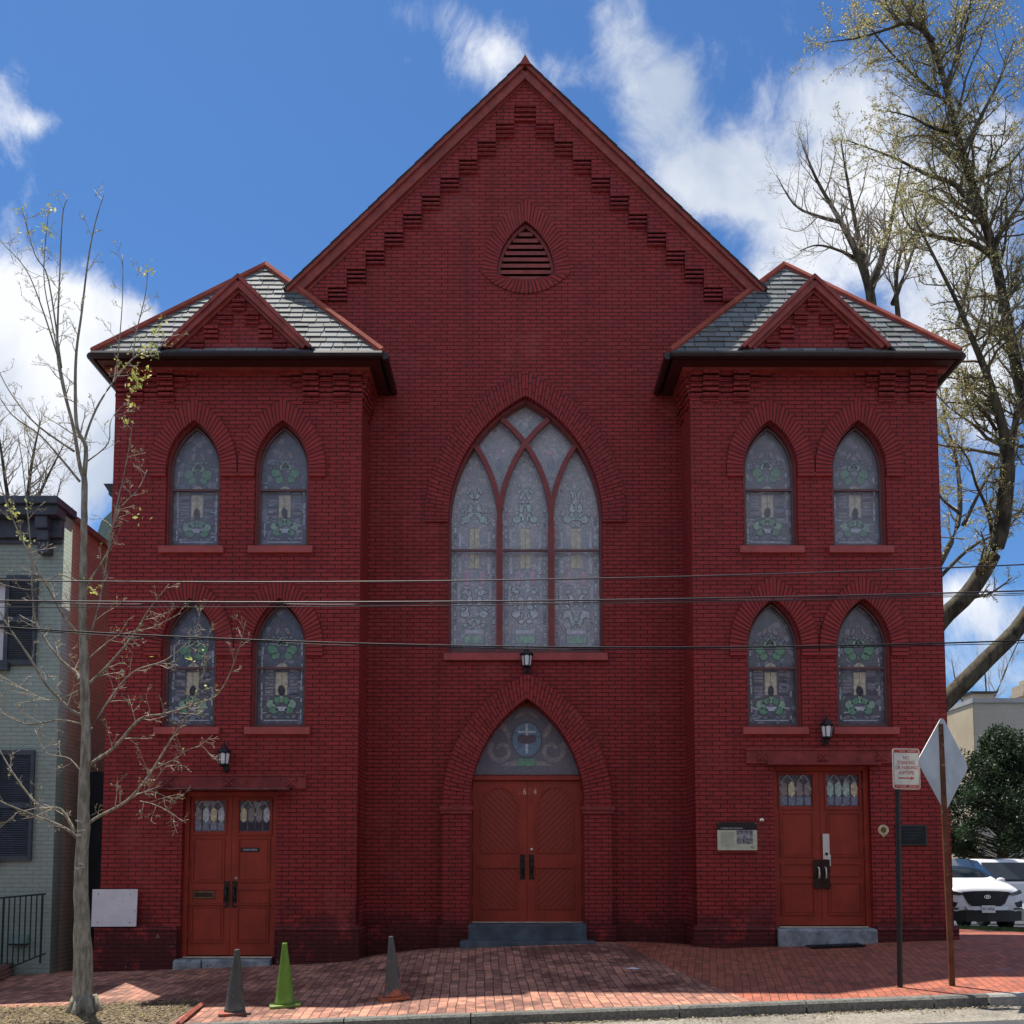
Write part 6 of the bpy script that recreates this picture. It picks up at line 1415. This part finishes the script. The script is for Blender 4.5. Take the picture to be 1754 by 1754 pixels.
# house further behind with pale green dormer and chimney
BY = 14; a, b = P(158, 940, BY), P(215, 878, BY)
t = thing('rear_house', 'pale green roofed house with a brick chimney seen in the gap behind', 'house', (a.x, BY, g(a.x, BY)))
mb = MB(); pts = [(a.x, a.z), (a.x+.25, b.z-.25), (a.x+.55, b.z+.05), (b.x+1, b.z+.05), (b.x+1, a.z)]; mb.prism(pts, BY, BY+4); mb.build('mansard_roof', 'hgreen', t)
mb = MB(); mb.box(a.x-.1, b.x+1, BY+.1, BY+4, -.5, a.z-.002); mb.build('wall', 'orangebrick', t)
a, b = P(175, 885, BY), P(205, 822, BY); mb = MB(); mb.box(a.x+.08, b.x, BY+.5, BY+1, a.z-.5, b.z-.3); ch_ = mb.build('chimney', 'orangebrick', t)
mb = MB(); mb.box(a.x+.0, b.x+.1, BY+.42, BY+1.08, b.z-.299, b.z-.22); mb.add([(a.x+.0, BY+.42, b.z-.21), (b.x+.1, BY+.42, b.z-.21), (b.x+.1, BY+1.08, b.z-.21), (a.x, BY+1.08, b.z-.21), (a.x-.12, BY+.3, b.z), (b.x+.2, BY+.3, b.z), (b.x+.2, BY+1.2, b.z), (a.x-.12, BY+1.2, b.z)], [(0, 3, 2, 1), (4, 5, 6, 7), (0, 1, 5, 4), (1, 2, 6, 5), (2, 3, 7, 6), (3, 0, 4, 7)]); mb.build('chimney_cap', 'slatepaint', ch_)

# ------------------------------------------------------------------ buildings right
M['cream_wall'] = brick_mat('pale_yellow_brick', (.62, .52, .34), (.58, .48, .32), (.48, .40, .28), ms=.006, grime=False); M['grey_wall'] = M['cream_wall']
BY = 33.0; c = P(1668, 1204, BY); t = thing('corner_building', 'pale painted brick building across the side street', 'building', (c.x, BY, -1.5))
zt = c.z; mb = MB(); mb.box(c.x, c.x+16, BY, BY+22, -2.5, zt); mb.build('wall', brick_mat('whitish_painted_brick', (.56, .52, .44), (.53, .49, .42), (.42, .38, .32), ms=.006, grime=False), t)
mb = MB(); mb.box(c.x-.05, c.x-.001, BY+.02, BY+22, -2.5, zt-.01); mb.build('side_wall', 'cream_wall', t)  # thin overlay, yellow of the sunlit side put into its colour
mb = MB(); mb.box(c.x-.1, c.x+16.1, BY-.1, BY+22.1, zt, zt+.22); mb.build('parapet', paint('pale_parapet', (.42, .42, .42), .7, .1, 3), t)
mb = MB(); mb.box(c.x+.2, c.x+1.3, BY+.6, BY+1.6, zt+.221, zt+.55); cc_ = mb.build('chimney', 'orangebrick', t); mb = MB(); mb.box(c.x+.1, c.x+1.4, BY+.5, BY+1.7, zt+.551, zt+.66); mb.build('chimney_cap', 'black', cc_)
mb = MB(); mb.tube([(c.x+1.1, BY+1, zt+.6), (c.x+1.05, BY+1, zt+2.1)], .035, 5); mb.tube([(c.x+.9, BY+1, zt+1.9), (c.x+1.3, BY+1, zt+2.0)], .02, 4); mb.build('flue_pipe', 'black', t)
for y_ in (BY+4.4, BY+8.5, BY+13):
    for z_ in (5.2, 1.3):
        mb = MB(); mb.box(c.x-.12, c.x-.052, y_, y_+1.2, z_, z_+1.75); w = mb.build('window', 'white', t); mb = MB(); mb.box(c.x-.13, c.x-.121, y_+.1, y_+1.1, z_+.1, z_+1.65); mb.build('pane', 'blueg', w)
for x_ in (c.x+2.5, c.x+6, c.x+9.5):
    for z_ in (5.4, .5):
        mb = MB(); mb.box(x_, x_+1.1, BY-.06, BY-.002, z_, z_+1.8); w = mb.build('window', 'white', t); mb = MB(); mb.box(x_+.1, x_+1.0, BY-.07, BY-.061, z_+.1, z_+1.7); mb.build('pane', 'blueg', w)
c2 = P(1742, 1166, 60); t = thing('brick_chimney_house', 'brick house whose tall reddish chimney rises at the right edge', 'house', (c2.x+3, 60, -1.5))
mb = MB(); mb.box(c2.x-1, c2.x+12, 58, 66, -2.5, 12.5); mb.build('wall', 'orangebrick', t)
mb = MB(); mb.box(c2.x, c2.x+1.9, 59, 60.9, 12.501, c2.z-.4); mb.box(c2.x-.12, c2.x+2.02, 58.88, 61.02, c2.z-1.3, c2.z-1.0); mb.box(c2.x+.4, c2.x+1.4, 59.3, 60.5, c2.z-.399, c2.z); mb.build('chimney', 'orangebrick', t)
t = thing('far_row', 'low pale row of houses with columns at the end of the side street', 'building', (16, 52, -2))
mb = MB(); mb.box(12, 27, 60, 66, -3, 6.5); mb.build('wall', 'cream_wall', t)
for i in range(8): mb = MB(); mb.box(13.5+i*1.6, 14.2+i*1.6, 59.9, 59.998, -1, 1.6); mb.build('window', 'blueg', t)

# ------------------------------------------------------------------ parked cars
M['carwhite'] = paint('white_car_paint', (.78, .79, .82), .22, .02, 1, spec=.6); M['carglass'] = glassmat('dark_car_glass', (.02, .028, .035), .06, .2, 2)
M['tyre'] = paint('tyre_rubber', (.02, .02, .02), .8, .2, 9); M['rim'] = paint('alloy_rim', (.4, .4, .42), .3, .1, 9, metal=.8); M['blackplastic'] = paint('black_plastic', (.018, .018, .02), .5, .2, 9)
M['lamp'] = glassmat('headlamp_glass', (.06, .065, .075), .08, .3, 14); M['tail'] = glassmat('red_tail_lamp', (.55, .02, .02), .15, .3, 9); M['chrome'] = paint('chrome', (.75, .75, .78), .12, .05, 4, metal=1.0)
def loft(stations, y_sign=1):
    mb = MB(); prof = []
    for (y, w, zb, zbelt, tw, zt) in stations:
        half = [(w*.86, zb), (w*.98, zb+.12), (w, zb+.42), (w*.985, zbelt-.06), (w*.94, zbelt), (max(tw, .02)*1.02, zt-.05), (tw*.90, zt), (tw*.45, zt+.018)]
        full = [(-a, b) for a, b in half]+[(a, b) for a, b in half[::-1]]; prof.append([(a, y, b) for a, b in full])
    n = len(prof[0])
    for p in prof: mb.v += p
    for i in range(len(prof)-1):
        for k in range(n-1): mb.f.append((i*n+k, i*n+k+1, (i+1)*n+k+1, (i+1)*n+k)); mb.uv.append(None); mb.t.append(None)
        mb.f.append((i*n+n-1, i*n, (i+1)*n, (i+1)*n+n-1)); mb.uv.append(None); mb.t.append(None)
    mb.f.append(tuple(range(n-1, -1, -1))); mb.uv.append(None); mb.t.append(None); mb.f.append(tuple((len(prof)-1)*n+k for k in range(n))); mb.uv.append(None); mb.t.append(None)
    return mb
def wheel(x, y, t, r=.35):
    sg = 1 if x > 0 else -1; mb = MB(); mb.lathe(0, 0, [(.21, 0), (r-.03, 0), (r, .03), (r, .19), (r-.03, .22), (.21, .22)], 24)
    xo = x+sg*.0; mb.v = [(xo-sg*c, y+a, r+b) for a, b, c in mb.v]; w = mb.build('wheel', 'tyre', t, smooth=False)
    mb = MB(); mb.lathe(0, 0, [(.001, .03), (.06, .02), (.205, .045), (.21, .02)], 20); mb.v = [(xo-sg*c, y+a, r+b) for a, b, c in mb.v]
    mb.build('rim', 'rim', w)
def place(t, loc, rz=0, rx=0): t.location = loc; t.rotation_euler = (rx, 0, rz)
# white suv facing the viewer
t = thing('parked_suv', 'white suv parked facing the street corner, black grille', 'car')
mb = loft([(.0, .70, .42, .76, .60, .80), (.05, .80, .34, .82, .68, .90), (.22, .90, .28, .90, .74, .985), (.60, .925, .26, .95, .78, 1.06), (1.10, .925, .26, 1.0, .78, 1.12), (1.30, .925, .26, 1.02, .76, 1.16), (1.75, .925, .26, 1.04, .67, 1.48), (2.15, .925, .26, 1.05, .62, 1.61), (3.0, .925, .26, 1.06, .62, 1.63), (3.8, .92, .28, 1.06, .60, 1.58), (4.25, .90, .32, 1.05, .56, 1.30), (4.45, .84, .40, 1.0, .52, 1.08)])
body = mb.build('body', 'carwhite', t, smooth=True); ss = body.modifiers.new('s', 'SUBSURF'); ss.levels = 1; ss.render_levels = 2
def ycurve(x, base=-.02): return base+.22*(abs(x)/.9)**2.2
def front_poly(name, pts, mat, off=0, th=.03, parent=t):
    mb = MB(); n = len(pts); vs = [(x, ycurve(x)-off, z) for x, z in pts]+[(x, ycurve(x)-off+th, z) for x, z in pts]
    mb.add(vs, [tuple(range(n)), tuple(range(2*n-1, n-1, -1))]+[(i, n+i, n+(i+1) % n, (i+1) % n) for i in range(n)]); return mb.build(name, mat, parent)
def strip(name, upper, lower, mat, off, th=.04, parent=t):
    mb = MB(); n = len(upper); vs = []
    for (x, z) in upper+lower: vs.append((x, ycurve(x)-off, z))
    for (x, z) in upper+lower: vs.append((x, ycurve(x)-off+th, z))
    fs = []
    for i in range(n-1): fs += [(n+i, n+i+1, i+1, i), (i, i+1, 2*n+i+1, 2*n+i), (n+i+1, n+i, 3*n+i, 3*n+i+1)]
    mb.add(vs, fs); return mb.build(name, mat, parent, smooth=False)
gu = [(-.60, .80), (-.5, .825), (-.3, .84), (0, .845), (.3, .84), (.5, .825), (.60, .80)]; gl_ = [(-.52, .74), (-.42, .58), (-.3, .52), (0, .515), (.3, .52), (.42, .58), (.52, .74)]
grl = strip('grille', gu, gl_, 'blackplastic', .05)
mb = MB()
for i in range(5): z = .56+i*.052; hw = .34+i*.035; mb.tube([(-hw, ycurve(hw)-.055, z), (0, ycurve(0)-.055, z), (hw, ycurve(hw)-.055, z)], .006, 4)
mb.build('grille_bars', 'blackplastic', grl)
mb = MB(); band(ell(0, .72, .075, .04, 20), ell(0, .72, .062, .028, 20), -.085, -.074, mb); mb.quadbar((-.028, -.080, .70), (-.015, -.080, .74), .014, .012); mb.quadbar((.015, -.080, .70), (.028, -.080, .74), .014, .012); mb.quadbar((-.02, -.0805, .715), (.02, -.0805, .725), .012, .012); mb.build('front_emblem', 'chrome', grl)
for s in (-1, 1):
    front_poly('headlight', [(s*.56, .80), (s*.84, .87), (s*.88, .80), (s*.72, .755), (s*.58, .755)][::s], 'lamp', .09, .16)
    front_poly('fog_light', [(s*.66, .60), (s*.88, .64), (s*.86, .50), (s*.72, .50)][::s], 'blackplastic', .09, .14)
    front_poly('fog_trim', [(s*.64, .485), (s*.88, .49), (s*.86, .46), (s*.66, .45)][::s], 'blackplastic', .09, .14)
strip('lower_bumper', [(-.86, .42), (-.5, .44), (0, .44), (.5, .44), (.86, .42)], [(-.84, .22), (-.5, .20), (0, .20), (.5, .20), (.84, .22)], 'blackplastic', .055, .10)
strip('bumper_lip', [(-.5, .515), (-.3, .52), (0, .52), (.3, .52), (.5, .515)], [(-.46, .445), (-.3, .44), (0, .44), (.3, .44), (.46, .445)], 'carwhite', .075, .08)
mb = MB(); mb.box(-.155, .155, -.11, -.10, .385, .54); pl = mb.build('licence_plate', 'white', t); lettering('plate_lettering', 'BY 14954', .085, (0, -.112, .46), 'black', pl, .002, width=.26)
mb = MB(); wp = [(-.74, 1.33, 1.135), (-.4, 1.22, 1.15), (0, 1.19, 1.155), (.4, 1.22, 1.15), (.74, 1.33, 1.135)]; wq = [(-.60, 1.98, 1.545), (-.33, 1.93, 1.58), (0, 1.91, 1.59), (.33, 1.93, 1.58), (.60, 1.98, 1.545)]
mb.add([(a, b-.03, c+.02) for a, b, c in wp]+[(a, b-.03, c+.02) for a, b, c in wq], [(i, i+1, 6+i, 5+i) for i in range(4)]); o = mb.build('windscreen', 'carglass', t, smooth=True); sm = o.modifiers.new('s', 'SOLIDIFY'); sm.thickness = .02
for s in (-1, 1):
    mb = MB(); mb.add([(s*.905, 1.55, 1.07), (s*.915, 3.9, 1.09), (s*.66, 3.75, 1.50), (s*.66, 2.15, 1.53)], [(0, 1, 2, 3)[::s]]); o = mb.build('side_window', 'carglass', t); sm = o.modifiers.new('s', 'SOLIDIFY'); sm.thickness = .02
    mb = MB(); mb.lathe(0, 0, [(.02, -.07), (.075, -.05), (.085, 0), (.07, .05), (.02, .07)], 10); mb.v = [(s*1.03+a*1.35, 1.62+b*.9, 1.10+c) for a, b, c in mb.v]; m_ = mb.build('wing_mirror', 'carwhite', t, smooth=True); mb = MB(); mb.tube([(s*.9, 1.6, 1.05), (s*.98, 1.62, 1.07)], .025, 6); mb.build('mirror_arm', 'blackplastic', m_)
    wheel(s*.90, .90, t); wheel(s*.90, 3.55, t)
sx = P(1683, 1580, 7.2); place(t, (11.02, 8.2, g(11.5, 9.5)-.06), rad(-3.0), math.atan(-.042)); t.scale = (1, 1, 1.12)
# white pickup seen from behind on the far side of the street
t = thing('pickup_truck', 'white pickup truck with red tail lamp standing behind the suv', 'truck')
mb = MB(); mb.add([(-.95, 0, .55), (.95, 0, .55), (.95, 5.4, .50), (-.95, 5.4, .50), (-.95, 0, 1.15), (.95, 0, 1.15), (.95, 5.4, 1.05), (-.95, 5.4, 1.05)], [(0, 3, 2, 1), (4, 5, 6, 7), (0, 1, 5, 4), (1, 2, 6, 5), (2, 3, 7, 6), (3, 0, 4, 7)]); mb.build('body', 'carwhite', t, bevel=.05)
mb = MB(); cabp = [(.9, 1.152), (3.95, 1.10), (3.3, 1.72), (1.9, 1.80), (1.5, 1.76)]
for sx_ in (-1, 1): pass
n = len(cabp); vs = [(-.88 if z < 1.3 else -.72, y, z) for y, z in cabp]+[(.88 if z < 1.3 else .72, y, z) for y, z in cabp]
mb.add(vs, [tuple(range(n)), tuple(range(2*n-1, n-1, -1))]+[(i, n+i, n+(i+1) % n, (i+1) % n) for i in range(n)]); mb.build('cab', 'carwhite', t, bevel=.04)
mb = MB(); mb.add([(-.74, .93, 1.22), (.74, .93, 1.22), (.66, 1.36, 1.68), (-.66, 1.36, 1.68)], [(0, 1, 2, 3)]); o = mb.build('rear_window', 'carglass', t); sm = o.modifiers.new('s', 'SOLIDIFY'); sm.thickness = .02
for s in (-1, 1):
    mb = MB(); mb.add([(s*.90, 1.75, 1.2), (s*.90, 3.5, 1.18), (s*.775, 3.15, 1.62), (s*.775, 2.0, 1.66)], [(0, 1, 2, 3)[::s]]); o = mb.build('side_window', 'carglass', t); sm = o.modifiers.new('s', 'SOLIDIFY'); sm.thickness = .03
    mb = MB(); mb.box(s*.87-.09, s*.87+.09, -.02, .12, .72, 1.12); mb.build('tail_light', 'tail', t, bevel=.02)
    wheel(s*.93, 1.1, t, .38); wheel(s*.93, 4.4, t, .38)
mb = MB(); mb.box(-.74, .74, -.015, -.001, .66, 1.10); mb.build('tailgate', 'carwhite', t, bevel=.01); mb = MB(); mb.box(-.96, .96, -.16, -.02, .42, .60); mb.build('rear_bumper', 'chrome', t, bevel=.02)
mb = MB(); mb.box(-.86, .86, .02, .95, 1.152, 1.19); mb.build('bed_cover', 'blackplastic', t, bevel=.01)
place(t, (14.1, 12.2, g(14, 13)-.04), rad(2), math.atan(-.042)); t.scale = (1, 1, 1.08)

# ------------------------------------------------------------------ loose ground stuff
rr = random.Random(3)
# mulch pit under the maple
pit = [GP(-80, 1752), GP(-20, 1716), GP(120, 1722), GP(230, 1722), GP(322, 1719), GP(300, 1754), GP(290, 1765)]
mb = MB(); nx_, ny_ = 34, 10; xa, xb = pit[0].x-.5, GP(318, 1735).x; ya = KY+.01; yb = GP(150, 1722).y
vs = []
for j in range(ny_+1):
    for i in range(nx_+1):
        x = xa+(xb-xa)*i/nx_; y = ya+(yb-ya)*j/ny_; e = min(i, nx_-i, j, ny_-j); vs.append((x, y, g(x, y)+.006+(min(e, 2)*.012+rr.uniform(0, .014) if e else 0)))
mb.add(vs, [(j*(nx_+1)+i, j*(nx_+1)+i+1, (j+1)*(nx_+1)+i+1, (j+1)*(nx_+1)+i) for j in range(ny_) for i in range(nx_)]); o = mb.build('tree_pit_soil', 'earth', smooth=True); o['kind'] = 'structure'
M['straw'] = attr_mat('straw_bits', (.28, .22, .13), .8, .2, 30)
def litter(name, n, fn, size, mat, label, cat):
    mb = MB()
    for i in range(n):
        x, y, z = fn(); a = rr.uniform(0, 6.28); l = size*rr.uniform(.4, 1.4); w = l*rr.uniform(.12, .5); c, s_ = math.cos(a), math.sin(a); k = rr.uniform(.3, 1.3); tl = rr.uniform(-.4, .4)*l
        mb.add([(x-c*l, y-s_*l, z+.004), (x+s_*w, y-c*w, z+.006+abs(tl)*.3), (x+c*l, y+s_*l, z+.01+abs(tl)), (x-s_*w, y+c*w, z+.012)], [(0, 1, 2, 3)], tint=(k, k*rr.uniform(.85, 1.1), k*rr.uniform(.7, 1.1)))
    o = mb.build(name, mat); tag(o, label, cat, None, 'stuff')
def pitpt():
    x = rr.uniform(xa+.1, xb-.03); y = rr.uniform(ya+.02, yb-.05); return x, y, g(x, y)+.036
litter('mulch', 5200, pitpt, .022, 'straw', 'dry straw coloured mulch covering the tree pit', 'mulch')
def gutpt():
    x = rr.uniform(-6, 5.6); y = KY-.17-abs(rr.gauss(0, .06)); 
    if math.sin(x*2.1)+math.sin(x*5.3+1) < -.2: y = KY-.17-abs(rr.gauss(0, .25))
    return x, y, groad(x, y)+.004
M['litter'] = attr_mat('leaf_litter', (.28, .24, .17), .8, .2, 30)
litter('leaf_litter', 2600, gutpt, .022, 'litter', 'small dry leaves and grit lying in the gutter along the kerb', 'leaf litter')
def wk():
    x = rr.uniform(-7.5, 7.5); y = rr.uniform(KY, .0); return x, y, g(x, y)+.002
litter('scattered_debris', 130, wk, .014, 'straw', 'tiny pale bits scattered over the brick sidewalk', 'debris')
mb = MB()
for i in range(5200):
    x = rr.uniform(9.0, 10.15); y = rr.uniform(2.7, 12); z = g(x, y)-.015; h_ = rr.uniform(.03, .085); a = rr.uniform(0, 6.28); k = rr.uniform(.6, 1.5)
    mb.add([(x-.008*math.cos(a), y-.008*math.sin(a), z), (x+.008*math.cos(a), y+.008*math.sin(a), z), (x+rr.uniform(-.02, .02), y+rr.uniform(-.02, .02), z+h_)], [(0, 1, 2)], tint=(k, k, k))
o = mb.build('grass', 'grassm'); tag(o, 'short green grass on the verge in front of the parked cars', 'grass', None, 'stuff')
# loose broken brick edging at the pit
a, b = GP(348, 1722), GP(305, 1758); mb = MB()
mb.tube([(a.x, a.y, g(a.x, a.y)+.03), ((a.x+b.x)/2+.01, (a.y+b.y)/2, g(a.x, a.y)+.025), (b.x, b.y, g(b.x, b.y)+.03)], [.03, .034, .03], 4); o = mb.build('edging_bar', paint('red_edging', (.42, .13, .09), .7, .25, 12)); tag(o, 'reddish edging bar lying at the right end of the tree pit', 'edging')
a = GP(1077, 1654); mb = MB(); mb.add([(a.x-.10, a.y, a.z+.012), (a.x+.02, a.y-.04, a.z+.006), (a.x+.10, a.y+.02, a.z+.010), (a.x-.01, a.y+.04, a.z+.022)], [(0, 1, 2, 3)]); o = mb.build('paper_scrap', 'white'); sm = o.modifiers.new('s', 'SOLIDIFY'); sm.thickness = .003; tag(o, 'small white paper scrap on the bricks right of the centre steps', 'litter')

# row houses behind the camera, never in view, added to darken the lower facade
OC = [((.26, .10, .07), 'brown brick row house'), ((.30, .28, .24), 'grey painted row house'), ((.20, .075, .055), 'dark red brick row house'), ((.33, .26, .17), 'tan painted row house'), ((.22, .11, .08), 'russet brick row house'), ((.16, .18, .19), 'slate grey painted row house')]
for i, (cc_, lb) in enumerate(OC):
    x0 = -21+i*7.0; x1 = x0+6.98; zb = groad((x0+x1)/2, KY-1.0); h_ = 8.2+[.3, 1.0, .1, .8, .4, .9][i]; Y0 = -20.5
    t = thing('unseen_row_house', lb+' added out of view across the street to darken the facade, '+['narrow cornice', 'tall cornice'][i % 2], 'house', (x0+3.5, Y0, zb), 'unseen row houses added to darken the facade')
    mb = MB(); mb.box(x0, x1, Y0-9, Y0, zb-1, zb+h_); mb.build('wall', brick_mat('row_house_brick', cc_, tuple(q*.85 for q in cc_), (.12, .11, .10), grime=False), t)
    mb = MB(); mb.box(x0+.02, x1-.02, Y0+.001, Y0+.40, zb+h_-.35, zb+h_+.12); mb.build('cornice', 'slatepaint', t)
    mb = MB(); mb.box(x0+.5, x0+1.5, Y0+.001, Y0+.06, zb+.3, zb+2.6); mb.build('door', 'slatepaint', t)
    for z_ in (1.0, 4.2, 6.3 if i % 2 else 6.0):
        for x_ in (.6, 2.7, 4.9):
            if z_ < 2 and x_ < 1: continue
            mb = MB(); mb.box(x0+x_, x0+x_+1.0, Y0+.001, Y0+.05, zb+z_, zb+z_+1.5); w = mb.build('window', 'white', t); mb = MB(); mb.box(x0+x_+.07, x0+x_+.93, Y0+.0505, Y0+.055, zb+z_+.07, zb+z_+1.43); mb.build('pane', 'carglass', w)
